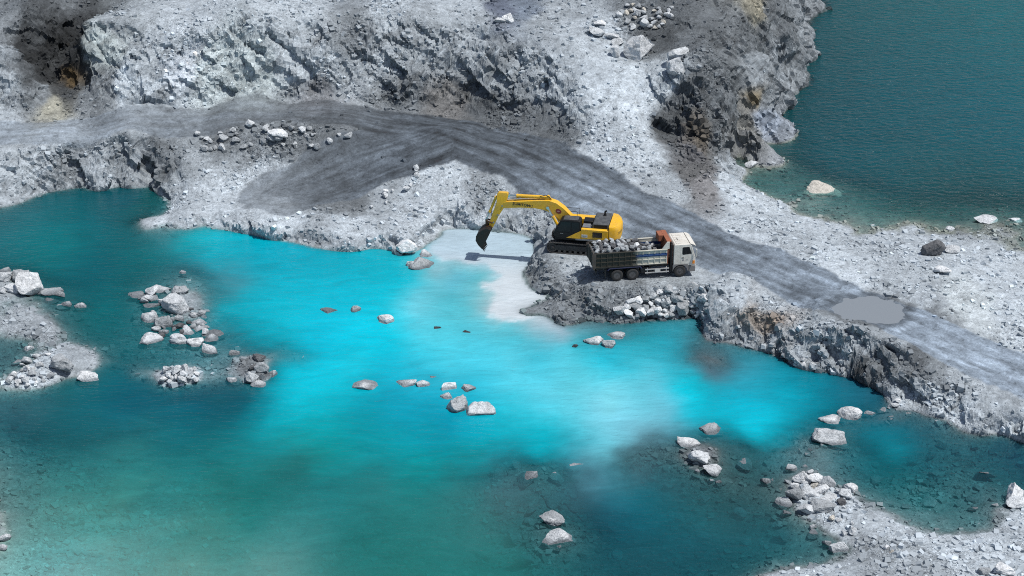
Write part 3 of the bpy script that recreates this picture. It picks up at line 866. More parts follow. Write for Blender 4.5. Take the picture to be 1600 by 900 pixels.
# haul road: damp compacted fines, with lighter dusty streaks along the direction of travel
st = fbm(s1 / 7.0, r1 * 1.1, o=4)
ss1 = np.where(np.abs(r1) < np.abs(r2), s1, s2); rr1 = np.where(np.abs(r1) < np.abs(r2), r1, r2)
st = fbm(ss1 / 9.0, rr1 * 1.6, o=5, gain=.6)
st2 = fbm(ss1 / 3.0 + 40, rr1 * 4.0, o=3)
edge = np.exp(-((np.abs(rr1) - .85 * rw1) / .5) ** 2)
mott = fbm(xf / 1.7, yf / 1.7 + 9, o=4)
tone = 97 - 10 * sstep(24, 36, s1) * (1 - sstep(56, 66, s1)) + 15 * st + 11 * st2 + 15 * mott - 20 * rut - 14 * edge + 46 * sstep(68, 98, s1) + 46 * (1 - sstep(8, 27, s1)) + 12 * sstep(55, 66, s1) + 34 * np.exp(-((s1 - 64) / 7) ** 2) * sstep(-3.5, 0, -r1) + 10 * sstep(0, 1, np.abs(r1) / 9)
RT = np.stack([tone * .90, tone * .99, tone * 1.085], 1)
rcol = lin(np.clip(RT, 50, 190)) * .92
rm = sstep(.38, .66, road + .22 * fbm(xf / 1.3, yf / 1.3, o=5, gain=.65))[:, None]
rm = rm * (0.55 + 0.45 * sstep(30, 45, s1))[:, None]
gc = gc * (1 - rm) + rcol * rm
gc *= 1 - .55 * (sstep(.7, .95, pe) * (1 - sstep(1.1, 1.5, pe)))[:, None]       # mud round the puddle
q_ = hit(1262, 452); gc *= 1 - .35 * (1 - sstep(.5, 1.1, np.sqrt(((xf - q_[0]) / 2.4) ** 2 + ((yf - q_[1]) / 1.9) ** 2) + .3 * fbm(xf / 1.2, yf / 1.2, o=4)))[:, None]
# pond and lake bed: silt and algae-dark stones
BC = [(330,590,(165,172,176)),(200,592,(150,158,162)),(100,370,(90,110,110)),(290,424,(150,165,165)),(200,560,(110,125,125)),(100,785,(150,178,160)),(100,870,(205,220,208)),(250,860,(185,210,192)),(20,765,(115,130,120)),(300,762,(125,160,148)),(500,800,(120,165,152)),(700,830,(115,155,142)),(600,760,(120,160,150)),(850,765,(110,120,118)),(1000,722,(105,112,112)),(1000,830,(70,90,88)),(1105,578,(70,72,78)),(1200,800,(90,102,98)),(1250,690,(100,108,110)),(1450,790,(90,110,108)),(1550,740,(80,92,92)),(1200,275,(150,145,128)),(1300,330,(140,136,118)),(1400,340,(150,145,125)),(1550,345,(150,145,130)),(1300,100,(60,80,80)),(150,520,(110,125,125)),(270,500,(135,142,145)),(1400,655,(95,98,102))]
bp_ = np.array([P(a, b, -.5 if not in_lake(a, b) else LAKE - .4) for a, b, c in BC]); bc_ = np.array([lin(c) for a, b, c in BC])
sub = Hs < np.where((xf > 18) & (yf > 10 - (xf - 18) * .34), LAKE, 0) + .15
wl_ = np.where((xf > 18) & (yf > 10 - (xf - 18) * .34), LAKE, 0)
bed = idw(bp_, bc_, wq, np.array([1., .5, 0.]), .4, 2.) * BALB * np.array([.82, 1., 1.08])
wetb = (1 - sstep(0.0, 0.14, Hs - wl_))[:, None]
gc = gc * (1 - wetb) + (0.5 * gc * .6 + 0.5 * bed) * wetb
i_ = np.arange(nr - 1)[:, None] * nc + np.arange(nc - 1)[None]
Fq = np.stack([i_, i_ + 1, i_ + nc + 1, i_ + nc], -1).reshape(-1, 4)
me = mesh_np("ground", Vp, Fq)
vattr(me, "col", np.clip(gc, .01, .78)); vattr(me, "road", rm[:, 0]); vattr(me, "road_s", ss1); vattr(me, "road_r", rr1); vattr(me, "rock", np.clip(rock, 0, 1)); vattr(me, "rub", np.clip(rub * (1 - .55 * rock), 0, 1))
MG = ground_material()

ground = link("ground", me, MG); tag(ground, kind='structure')

# fast lookup of the finished ground level
ZL = np.full(H0.shape, 0.0)
_fx = np.repeat(GX[None], len(GY), 0); _fy = np.repeat(GY[:, None], len(GX), 1)
_row = np.interp(GY, YR[4:-4], np.arange(4, nr - 4))
_r0 = np.clip(np.round(_row).astype(int), 0, nr - 1)
for j in range(len(GY)):
    r_ = _r0[j]
    ZL[j] = np.interp(GX, X[r_], Hs.reshape(nr, nc)[r_])


def gz(x, y): return float(bil(ZL, np.array([x]), np.array([y]))[0])

# ------------------------------------------------------------------ water
def inside(poly, x, y):
    r = np.zeros(x.shape, bool); n = len(poly)
    for i in range(n):
        x0, y0 = poly[i]; x1, y1 = poly[(i + 1) % n]
        c = ((y0 > y) != (y1 > y)) & (x < (x1 - x0) * (y - y0) / (y1 - y0 + 1e-12) + x0)
        r ^= c
    return r


def water(name, level, box, poly, pts, step, mat, far=None):
    xs = np.arange(box[0], box[1], step); ys = np.arange(box[2], box[3], step)
    if far:
        xs = np.concatenate([xs, box[1] + np.array(far)]); ys = np.concatenate([ys, box[3] + np.array(far)])
    x, y = np.meshgrid(xs, ys); sh = x.shape; x = x.ravel(); y = y.ravel()
    wp = np.array([P(a, b, level) for a, b, c, k in pts]); wc = np.array([lin(c) for a, b, c, k in pts]); wk = np.array([[k] for a, b, c, k in pts])
    nx_ = 0.5 * fbm(x / 3.0, y / 3.0, o=5, gain=.58); ny_ = 0.9 * fbm(x / 3.0 + 31, y / 3.0 + 8, o=5, gain=.58)
    # smooth spread of the measured silt colours and densities
    a_ = np.stack([wp[:, 0] / 20, wp[:, 1] / 40], 1); val = np.concatenate([wc ** .5, np.log(wk)], 1)
    q = np.stack([(x + nx_) / 20, (y + ny_) / 40], 1)
    inb = (q[:, 0] > -2.6) & (q[:, 0] < 3.4) & (q[:, 1] > -1.35) & (q[:, 1] < 2.2)
    q = np.clip(q, [-2.3, -1.25], [3.2, 2.0])
    ws = [tps_fit(a_, val[:, c], 1.2e-3) for c in range(4)]
    ws = np.stack(ws, 1)
    v = np.empty((len(x), 4))
    for k in range(0, len(x), 20000):
        b = q[k:k + 20000]
        d2 = ((b[:, None] - a_[None]) ** 2).sum(-1)
        v[k:k + 20000] = (0.5 * d2 * np.log(np.maximum(d2, 1e-12))) @ ws[:-3] + ws[-3] + b @ ws[-2:]
    lo, hi = val.min(0), val.max(0)
    v = np.clip(v, lo, hi)
    v[:, :3] = v[:, :3] ** 2; v[:, 3] = np.exp(v[:, 3])
    if name == "pond":
        # stirred-up white silt in the bay under the bucket and its drifting tongue
        mk = np.array([P(a, b, 0)[:2] for a, b in MILK])
        ins = inside([tuple(p) for p in mk], x, y)
        ed = np.full(len(x), 1e9)
        for p, p2 in zip(mk, np.roll(mk, -1, 0)):
            e = p2 - p; tt = np.clip(((x - p[0]) * e[0] + (y - p[1]) * e[1]) / (e @ e), 0, 1)
            ed = np.minimum(ed, np.hypot(x - p[0] - tt * e[0], y - p[1] - tt * e[1]))
        f = sstep(-.55, .7, np.where(ins, ed, -ed) + .75 * fbm(x / 1.6, y / 2.4, o=5, gain=.6))[:, None]
        ton = sstep(383, 440, 450 - (y * .44) / .0536)[:, None]
        mc = lin((186, 210, 224)) * (1 - ton) + lin((212, 224, 232)) * ton
        v[:, :3] = v[:, :3] * (1 - f) + mc * f; v[:, 3] = v[:, 3] * (1 - f[:, 0]) + 7 * f[:, 0]
    dep = np.maximum(level - np.where((y > YR[4]) & (y < YR[-5]), bil(ZL, x, y), -4), 0.0)
    dep = dep * 1.1 + .12 * sstep(0.0, .12, dep)
    op = 1 - np.exp(-np.maximum(v[:, 3], .45) * dep)
    ab = np.array([0.55, .10, .075])
    tint = np.exp(-ab[None] * dep[:, None] * 1.6)
    ok = (bil(ZL, x, y) < level + .5) & (inside(poly, x, y))
    ok = ok.reshape(sh)
    i = np.arange(sh[0] - 1)[:, None] * sh[1] + np.arange(sh[1] - 1)[None]
    cell = ok[:-1, :-1] | ok[1:, :-1] | ok[:-1, 1:] | ok[1:, 1:]
    f = np.stack([i, i + 1, i + sh[1] + 1, i + sh[1]], -1)[cell]
    use = np.unique(f); re = np.full(len(x), -1); re[use] = np.arange(len(use))
    me = mesh_np(name, np.stack([x, y, np.full_like(x, level)], 1)[use], re[f], smooth=True)
    vattr(me, "wcol", np.clip(v[use, :3] * WALB, 0, .9)); vattr(me, "turbid", op[use]); vattr(me, "tint", tint[use])
    o = link(name, me, mat); tag(o, kind='structure')
    return o


T_, M_, S0 = 1.5, 3.0, .75      # clear teal, milky, thin
WC = [(20, 345, (25, 105, 115), 1.2), (100, 320, (15, 95, 105), 1.3), (100, 380, (0, 112, 118), 1.6), (180, 330, (10, 86, 96), 1.5), (230, 320, (15, 95, 100), 1.2), (150, 430, (0, 92, 102), 1.8), (60, 410, (0, 106, 112), 1.4), (230, 400, (0, 106, 112), 1.6), (260, 372, (50, 135, 145), 1.2), (300, 376, (0, 160, 172), 2.2), (320, 392, (0, 165, 182), 2.4), (290, 420, (40, 125, 138), 1.1), (365, 445, (60, 145, 160), 1.6), (400, 400, (0, 165, 187), 3), (500, 410, (0, 168, 190), 3), (600, 430, (0, 178, 198), 3), (640, 430, (20, 185, 205), 3), (400, 480, (0, 172, 192), 3), (350, 480, (0, 170, 187), 2.5), (450, 480, (0, 184, 205), 3), (500, 540, (0, 192, 218), 3), (600, 530, (0, 198, 222), 3), (550, 570, (20, 198, 220), 3), (450, 555, (0, 172, 192), 2.2), (350, 535, (20, 130, 145), 1.0), (430, 640, (0, 168, 184), 2.5), (500, 640, (0, 176, 192), 3), (600, 660, (0, 150, 168), 3), (550, 640, (0, 158, 174), 3), (650, 680, (0, 150, 168), 2.5), (750, 690, (0, 160, 177), 2.2), (800, 640, (45, 193, 213), 3), (700, 560, (72, 205, 226), 3), (650, 480, (104, 206, 224), 3), (700, 470, (81, 187, 202), 3), (720, 440, (99, 187, 206), 4), (680, 430, (117, 191, 204), 4), (750, 500, (99, 192, 206), 4), (850, 560, (63, 191, 212), 4), (900, 600, (90, 200, 216), 4), (800, 520, (90, 187, 202), 4), (950, 560, (40, 192, 215), 3), (900, 530, (75, 176, 192), 2), (1000, 530, (40, 152, 168), 2), (1050, 540, (40, 166, 187), 2), (1100, 525, (70, 148, 165), 1.2), (1150, 560, (60, 150, 170), 1.4), (1000, 620, (99, 200, 218), 4), (980, 670, (117, 197, 216), 4), (950, 700, (99, 186, 202), 3), (900, 680, (63, 182, 200), 3), (850, 690, (0, 170, 187), 2.4), (1050, 640, (90, 191, 212), 4), (1080, 605, (0, 197, 218), 3), (1150, 620, (15, 168, 192), 3), (1180, 670, (0, 188, 210), 3), (1230, 650, (0, 165, 187), 2.5), (1250, 610, (0, 146, 168), 2), (1340, 620, (30, 110, 132), 1.4), (1105, 577, (90, 118, 132), 1.0), (1200, 590, (30, 150, 172), 1.6), (880, 512, (150, 185, 200), 1.5), (960, 512, (80, 150, 165), 1.3), (700, 375, (186, 206, 218), 6), (740, 400, (180, 206, 220), 6), (790, 375, (184, 206, 218), 6), (820, 390, (184, 206, 217), 6), (770, 430, (166, 206, 218), 6), (800, 450, (202, 217, 225), 7), (830, 455, (206, 219, 227), 7), (790, 480, (202, 217, 225), 7), (810, 490, (200, 217, 225), 7), (850, 465, (204, 218, 225), 7), (700, 395, (188, 210, 220), 6), (720, 420, (121, 191, 204), 5), (745, 435, (99, 187, 199), 4), (740, 460, (117, 191, 202), 4), (765, 475, (153, 195, 204), 5), (830, 500, (162, 193, 204), 4), (690, 415, (135, 190, 202), 5), (100, 640, (20, 98, 108), 0.9), (200, 640, (5, 92, 108), 1.5), (300, 640, (3, 86, 102), 1.7), (380, 630, (3, 94, 108), 2.2), (50, 660, (40, 98, 108), 0.7), (200, 700, (43, 132, 135), 0.273), (300, 720, (32, 139, 141), 0.31), (400, 720, (25, 128, 130), 1.1), (150, 750, (65, 143, 139), 0.205), (190, 765, (60, 140, 134), 1.1), (250, 800, (76, 158, 152), 0.205), (150, 820, (109, 179, 168), 0.186), (100, 882, (147, 194, 189), 0.31), (200, 872, (125, 179, 171), 0.205), (300, 850, (98, 163, 152), 0.205), (400, 800, (38, 141, 136), 0.273), (500, 760, (32, 139, 141), 0.31), (600, 750, (38, 139, 141), 0.322), (700, 760, (43, 139, 141), 0.31), (430, 860, (98, 168, 163), 0.205), (550, 850, (41, 132, 128), 0.254), (700, 860, (45, 132, 128), 0.254), (800, 850, (54, 128, 126), 0.174), (500, 700, (10, 140, 142), 1.6), (650, 720, (0, 145, 152), 1.5), (750, 712, (10, 142, 152), 1.3), (860, 762, (65, 119, 128), 0.149), (800, 745, (76, 130, 141), 0.198), (900, 722, (75, 142, 158), 1.5), (1000, 722, (80, 118, 128), 0.242), (1000, 772, (30, 116, 131), 0.453), (950, 822, (25, 95, 111), 0.453), (1000, 872, (30, 95, 107), 0.206), (1100, 862, (30, 98, 110), 0.206), (1100, 800, (42, 108, 116), 0.184), (1200, 832, (42, 102, 111), 0.184), (1260, 862, (42, 102, 111), 0.206), (1200, 742, (54, 108, 116), 0.137), (1150, 720, (40, 100, 110), 0.186), (1400, 702, (5, 122, 137), 1.4), (1350, 722, (15, 116, 130), 0.267), (1450, 740, (28, 98, 110), 0.217), (1550, 722, (35, 88, 103), 0.267), (1590, 720, (30, 84, 104), 0.533), (1430, 792, (20, 122, 126), 0.242), (1500, 792, (30, 104, 110), 0.186), (1500, 760, (35, 98, 108), 0.186), (1280, 722, (60, 100, 112), 0.186), (150, 480, (0, 108, 114), 1.0), (200, 520, (10, 112, 120), 0.9), (250, 560, (25, 112, 122), 0.7), (330, 575, (50, 104, 116), 0.7), (20, 530, (60, 95, 105), 0.6), (105, 510, (30, 108, 112), 0.8), (25, 700, (21, 87, 100), 0.31), (20, 780, (98, 141, 136), 0.174), (850, 640, (84, 206, 226), 4), (800, 600, (80, 205, 226), 4), (760, 540, (78, 204, 225), 4), (700, 658, (0, 148, 172), 3), (600, 612, (8, 160, 184), 3), (460, 720, (32, 128, 128), 0.5), (930, 640, (122, 211, 229), 4), (880, 570, (86, 203, 222), 4), (800, 560, (84, 203, 223), 4), (1040, 600, (88, 196, 216), 3.5), (965, 600, (104, 210, 228), 4)]
LW = [(1300, 60, (4, 76, 83), 2), (1450, 50, (5, 88, 96), 2), (1600, 50, (5, 95, 103), 2), (1450, 200, (6, 81, 91), 2), (1600, 250, (7, 83, 93), 2), (1230, 200, (4, 69, 76), 2), (1300, 250, (6, 76, 85), 1.6), (1250, 290, (22, 77, 82), 0.6), (1400, 340, (23, 84, 88), 0.55), (1550, 330, (25, 77, 79), 0.55)]
MILK = [(672,384),(690,358),(735,350),(800,355),(845,370),(845,395),(832,415),(827,440),(868,463),(832,480),(828,499),(800,500),(778,494),(764,480),(772,462),(764,440),(772,428),(758,416),(720,410),(690,408),(668,398)]
MWP = water_material("turbid quarry pond", 1.9, 0.075, (0.6, 1.5, 1))
MWL = water_material("lake water", 1.35, 0.26, (0.75, 1.35, 1), .24)
pp = [tuple(P(a, b, 0)[:2]) for a, b in [(-400, 200), (300, 250), (640, 340), (740, 320), (880, 372), (900, 470), (1090, 470), (1180, 500), (1400, 575), (1620, 660), (1900, 740), (1900, 1150), (-400, 1150)]]
water("pond", 0.0, (-90, 75, -75, 28), pp, WC, 0.25, MWP)
lp_ = [tuple(P(a, b, LAKE)[:2]) for a, b in [(1120, 230), (1140, 310), (1230, 372), (1350, 400), (1560, 400), (1700, 440)]] + [(900, 20), (900, 900), (40, 900)] + [tuple(P(a, b, LAKE)[:2]) for a, b in [(1230, -20), (1180, 120)]]
water("lake", LAKE, (18, 130, 5, 110), lp_, LW, 0.5, MWL, far=[20, 80, 300, 700])

# puddle in the haul road
mp_, t_, o_ = new_mat("muddy puddle water")
b_ = N(t_, "ShaderNodeBsdfPrincipled"); b_.inputs["Base Color"].default_value = (.20, .225, .25, 1); b_.inputs["Roughness"].default_value = .08; b_.inputs["IOR"].default_value = 1.33
t_.links.new(b_.outputs[0], o_.inputs[0])
ang = np.linspace(0, 2 * math.pi, 96, endpoint=False)
mbp = MB()
prof = []
for a in ang:
    r = 1.22 + .07 * math.sin(3 * a + 1) + .05 * math.sin(7 * a) + .03 * math.sin(13 * a + 2)
    prof.append((PUD[0] + 2.85 * r * math.cos(a), PUD[1] + 2.25 * r * math.sin(a), PUD[2] - .015))
mbp.poly(prof, [tuple(range(96))])
tag(mbp.build("puddle", mp_), kind='structure')

# ------------------------------------------------------------------ stones
def unit_ico(sub):
    bm = bmesh.new(); bmesh.ops.create_icosphere(bm, subdivisions=sub, radius=1.0)
    v = np.array([p.co[:] for p in bm.verts]); f = np.array([[q.index for q in p.verts] for p in bm.faces]); bm.free()
    return v, f


ICO3 = unit_ico(4); ICO2 = unit_ico(2)


def stone_mesh(name, seed, ico, cuts=13, mat=None):
    r = np.random.default_rng(seed)
    v = ico[0].copy() * 1.25
    for k in range(cuts):
        n = r.normal(size=3); n /= np.linalg.norm(n)
        d = r.uniform(.52, .92)
        s = v @ n
        v = v - np.maximum(s - d, 0)[:, None] * n[None] * .97
    if len(v) > 300:
        v += (ico[0] * (.05 * fbm(v[:, 0] * 2.2 + seed, v[:, 1] * 2.2, v[:, 2] * 2.2, o=3) + .05 * facets(v[:, 0] * 2.6 + seed, v[:, 1] * 2.6, v[:, 2] * 2.6))[:, None])
    lo, hi = v.min(0), v.max(0)
    v = (v - (lo + hi) / 2) / (hi - lo)
    return mesh_np(name, v, ico[1])


MS = stone_material()
BIG = [stone_mesh("boulder", 100 + k, ICO3) for k in range(18)]
SMALL = [stone_mesh("stone", 300 + k, ICO2, 9) for k in range(12)]
HUMP = stone_mesh("boulder", 561, ICO3, 7)
for me_ in [HUMP] + BIG + SMALL: me_.materials.append(MS)


def put_stone(name, me_, loc, dims, rz, tilt, col, label, cat, group=None):
    o = bpy.data.objects.new(name, me_); C.objects.link(o)
    o.location = loc; o.scale = dims
    o.rotation_euler = (tilt * RNG.uniform(-1, 1), tilt * RNG.uniform(-1, 1), rz)
    v = RNG.uniform(.9, 1.1)
    o.color = (*[c * v for c in col], 1)
    return tag(o, label, cat, group)


K0 = [r[0] for r in BLD].index(362)
for k, (row, (p, W, Dp, Hh, wet, wl)) in enumerate(zip(BLD, BPOS)):
    px, py, w_, h_, tn, lab = row
    g = gz(p[0], p[1])
    if wet:
        full = Hh * 1.6; zc = wl + Hh - full / 2 - (0.08 if h_ < 9 else 0)
        zc -= Hh * .35
    else:
        full = Hh * 1.2; zc = g + Hh * 0.38
    flat = h_ < w_ * .38
    put_stone("boulder", HUMP if "hump" in lab else BIG[((k + (k >= K0)) * 7) % len(BIG)], (p[0], p[1], zc), (W * 1.05, Dp * 1.05, full), RNG.choice([0, math.pi]) + RNG.uniform(-.25, .25), 0.06 if flat else .16, TONE[tn], lab, "boulder")


def pile(poly, n, smin, smax, tones, label, group, lift=.3, mind=.8, under=False):
    """separate stones lying in one heap"""
    pts = []
    xs = [a for a, b in poly]; ys = [b for a, b in poly]
    tries = 0
    while len(pts) < n and tries < n * 60:
        tries += 1
        px = RNG.uniform(min(xs), max(xs)); py = RNG.uniform(min(ys), max(ys))
        if not inside(poly, np.array([px]), np.array([py]))[0]: continue
        s = smin + (smax - smin) * RNG.random() ** 1.8
        if any((px - q[0]) ** 2 + ((py - q[1]) * 1.5) ** 2 < (mind * .5 * (s + q[2])) ** 2 for q in pts): continue
        pts.append((px, py, s))
    for px, py, s in pts:
        p = hit(px, py, 0.0, ZL); k = scale_at(p[1]); W = s * k * 1.1
        col = TONE[RNG.choice(list(tones))]
        z = gz(p[0], p[1])
        put_stone("stone", SMALL[RNG.integers(len(SMALL))] if s < 13 else BIG[RNG.integers(len(BIG))], (p[0], p[1], (z if under else max(z, -.1)) + W * .3 * (1 + lift * RNG.random())), (W, W * RNG.uniform(.7, 1), W * (RNG.uniform(.3, .45) if under else RNG.uniform(.55, .85))), RNG.uniform(0, 6.28), .5, col, label, "stone", group)


pile([(958,497),(985,478),(1010,470),(1030,458),(1075,455),(1106,458),(1104,478),(1094,494),(1040,498)], 66, 9, 24, "PPPGGW", "pale angular stone in the rubble fill between the dump truck and the water", "pale stones of the rubble fill below the dump truck")
pile([(14,605),(16,585),(40,568),(70,570),(88,582),(86,600),(50,612)], 20, 7, 15, "PPWG", "pale stone heaped on the mound at the left end of the gravel bar", "stones heaped on the left gravel bar mound")
pile([(958,22),(985,8),(1020,12),(1052,10),(1054,30),(1040,42),(1010,50),(985,48),(965,40)], 32, 7, 15, "PPYG", "yellowish grey stone in the heap behind the huge plateau block", "stones heaped on the plateau")
pile([(308,212),(340,200),(400,198),(470,200),(535,205),(552,218),(530,232),(450,232),(380,236),(320,240)], 36, 7, 14, "PPGG", "pale or grey stone in the dark pile between the haul road and the pond terrace", "stones piled beside the haul road")
pile([(1245,748),(1300,760),(1330,785),(1345,800),(1335,825),(1300,820),(1280,805)], 14, 6, 12, "PPWY", "small pale stone strewn on the near spit below the right rock heap", "small stones strewn on the near spit")
pile([(1240,566),(1262,568),(1320,580),(1330,589),(1290,583),(1250,575)], 10, 7, 13, "PPGW", "pale stone at the toe of the right bank near the pond corner", "stones at the toe of the right bank")
pile([(555,318),(590,308),(630,290),(640,270),(660,258),(650,290),(610,318),(580,326)], 10, 6, 12, "PPW", "pale stone along the edge of the dark ramp to the pond terrace", "stones along the ramp edge")

pile([(765,735),(830,715),(930,740),(900,800),(840,870),(900,895),(800,890),(770,780)], 15, 16, 40, "GGP", "pale slab lying under the clear water around the lone pair of boulders", "submerged slabs by the lone pair of boulders", -.4, 1.1, True)
pile([(940,790),(1180,720),(1230,800),(1290,860),(1150,880),(960,880)], 16, 16, 38, "GGP", "dim stone lying on the bed of the deep pool beside the near spit", "submerged stones of the pool by the near spit", -.4, 1.1, True)
pile([(1340,690),(1480,700),(1560,740),(1530,800),(1440,810),(1350,760)], 12, 14, 34, "GGP", "dim stone lying under water in the far right pool", "submerged stones of the far right pool", -.4, 1.1, True)
pile([(80,470),(190,455),(215,500),(170,540),(110,505)], 8, 14, 26, "PW", "blurred slab under the teal water between the left cluster and the gravel bar", "submerged slabs off the left cluster", -.4, 1.2, True)

pile([(248,590),(262,580),(285,575),(308,582),(310,600),(285,604),(255,602)], 16, 8, 17, "PPPW", "pale stone on the low rubble mound beside the dark stony islet", "stones of the pale rubble mound islet")

pile([(228,455),(285,448),(305,480),(325,505),(335,535),(300,540),(250,535),(225,500)], 26, 8, 20, "PGGGD", "small stone filling the gaps of the mid-left rock cluster", "small stones of the mid-left rock cluster", 0, .7)

# ------------------------------------------------------------------ loose gravel and chips, one mass nobody could count
def gravel():
    area = rub * (1 - .8 * road) * (1 - .8 * pad) + .04 * rock
    wgt = np.where((xf > -75) & (xf < 80) & (yf > -53) & (yf < 60), area, 0)
    wgt = np.where(Hs < wl_ - 2.5, 0, wgt) * np.where(Hs < wl_ - .05, .75, 1)
    k = scale_at(yf); cell = (hw.repeat(nc).reshape(nr, nc).ravel() / NC)
    wgt = wgt ** 1.5 * np.exp(1.6 * fbm(xf / 2.2, yf / 2.2 + 5, o=3))
    idx = RNG.choice(len(xf), 110000, p=wgt / wgt.sum())
    s = (.04 + .24 * RNG.random(len(idx)) ** 10.0) * (0.7 + .5 * rub[idx])
    base = np.array([(x, y, z) for x in (-.5, .5) for y in (-.5, .5) for z in (-.5, .5)])
    n = len(idx)
    b = base[None] * RNG.uniform(.55, 1.15, (n, 8, 3))
    b[:, :, 2] *= .75
    a = RNG.uniform(0, 6.28, n); t = RNG.uniform(-.7, .7, n)
    ca, sa, ct, st_ = np.cos(a), np.sin(a), np.cos(t), np.sin(t)
    x, y, z = b[..., 0], b[..., 1], b[..., 2]
    y, z = y * ct[:, None] - z * st_[:, None], y * st_[:, None] + z * ct[:, None]
    x, y = x * ca[:, None] - y * sa[:, None], x * sa[:, None] + y * ca[:, None]
    v = np.stack([x, y, z], -1) * (s * 1.9)[:, None, None]
    v += (Vp[idx] + np.stack([RNG.uniform(-.06, .06, n), RNG.uniform(-.06, .06, n), s * .05], 1))[:, None]
    fq = np.array([(0, 1, 3, 2), (4, 6, 7, 5), (0, 4, 5, 1), (2, 3, 7, 6), (0, 2, 6, 4), (1, 5, 7, 3)])
    f = (np.arange(n)[:, None, None] * 8 + fq[None]).reshape(-1, 4)
    me = mesh_np("gravel", v.reshape(-1, 3), f)
    c = gc[idx] * RNG.choice([.75, .95, 1.1, 1.3, 1.6], n, p=[.1, .22, .34, .22, .12])[:, None]
    vattr(me, "col", np.repeat(np.clip(c, .02, .72), 8, 0))
    tag(link("gravel", me, gravel_material()), "loose grey limestone chips strewn over the quarry ground", kind='stuff')


gravel()

# ------------------------------------------------------------------ machine paints
YELLOW = paint("machine yellow", (.80, .44, .012), .42, dirt=.5, dirtcol=(.46, .33, .11), scale=1.6)
BLACK = paint("black machine panels", (.009, .0095, .011), .4, dirt=.12, dirtcol=(.05, .05, .05), spec=.3)
HOODM = paint("dark grey hood", (.055, .06, .066), .5, dirt=.5, dirtcol=(.14, .15, .16))
TRACKM = paint("dusty track steel", (.035, .034, .035), .7, .2, dirt=.6, dirtcol=(.12, .12, .12), scale=3)
STEELM = paint("worn steel", (.34, .34, .34), .35, .7, dirt=.4)
CHROME = paint("chrome rod", (.62, .63, .64), .18, 1.0, dirt=.15)
RUSTY = paint("rusty bucket steel", (.055, .034, .024), .6, .2, dirt=.7, dirtcol=(.22, .085, .02), scale=2.6)
BUCKM = paint("black bucket steel", (.012, .010, .009), .55, .1, dirt=.3, dirtcol=(.05, .03, .02), scale=2.6)
GLASS = paint("tinted cab glass", (.006, .007, .009), .1, dirt=.08, dirtcol=(.06, .06, .06), spec=.4)
LETTER = paint("black lettering", (.02, .018, .015), .5, dirt=.1)
REDM = paint("dark red emblem", (.20, .012, .014), .4, dirt=.1)
WHITEM = paint("white decal", (.62, .62, .60), .45, dirt=.15)
DULLG = paint("dull catwalk plate", (.13, .14, .16), .55, dirt=.7, dirtcol=(.22, .235, .25))


def mat_text(name, body, size, mat, parent, loc, rot, extrude=.004):
    cu = bpy.data.curves.new(name, 'FONT'); cu.body = body; cu.size = size; cu.extrude = extrude; cu.offset = size * .018
    cu.align_x = 'CENTER'; cu.align_y = 'CENTER'
    tmp = bpy.data.objects.new(name, cu); C.objects.link(tmp)
    dg = bpy.context.evaluated_depsgraph_get(); dg.update()
    me = bpy.data.meshes.new_from_object(tmp.evaluated_get(dg))
    bpy.data.objects.remove(tmp)
    me.materials.clear()
    o = link(name, me, mat, parent); o.location = loc; o.rotation_euler = rot
    return o


# ------------------------------------------------------------------ excavator (x forward, y towards the pond side, z up)
EA = math.pi - math.radians(10.5)
ec = P(903, 386, 1.8)
EX = thing("excavator", "yellow crawler excavator with black cab reaching its bucket over the milky bay", "excavator", (ec[0], ec[1], 1.8), EA)


def stadium(x0, x1, zc, r, n=10):
    p = []
    for k in range(n + 1):
        a = -math.pi / 2 + math.pi * k / n; p.append((x1 + r * math.cos(a), zc + r * math.sin(a)))
    for k in range(n + 1):
        a = math.pi / 2 + math.pi * k / n; p.append((x0 + r * math.cos(a), zc + r * math.sin(a)))
    return p


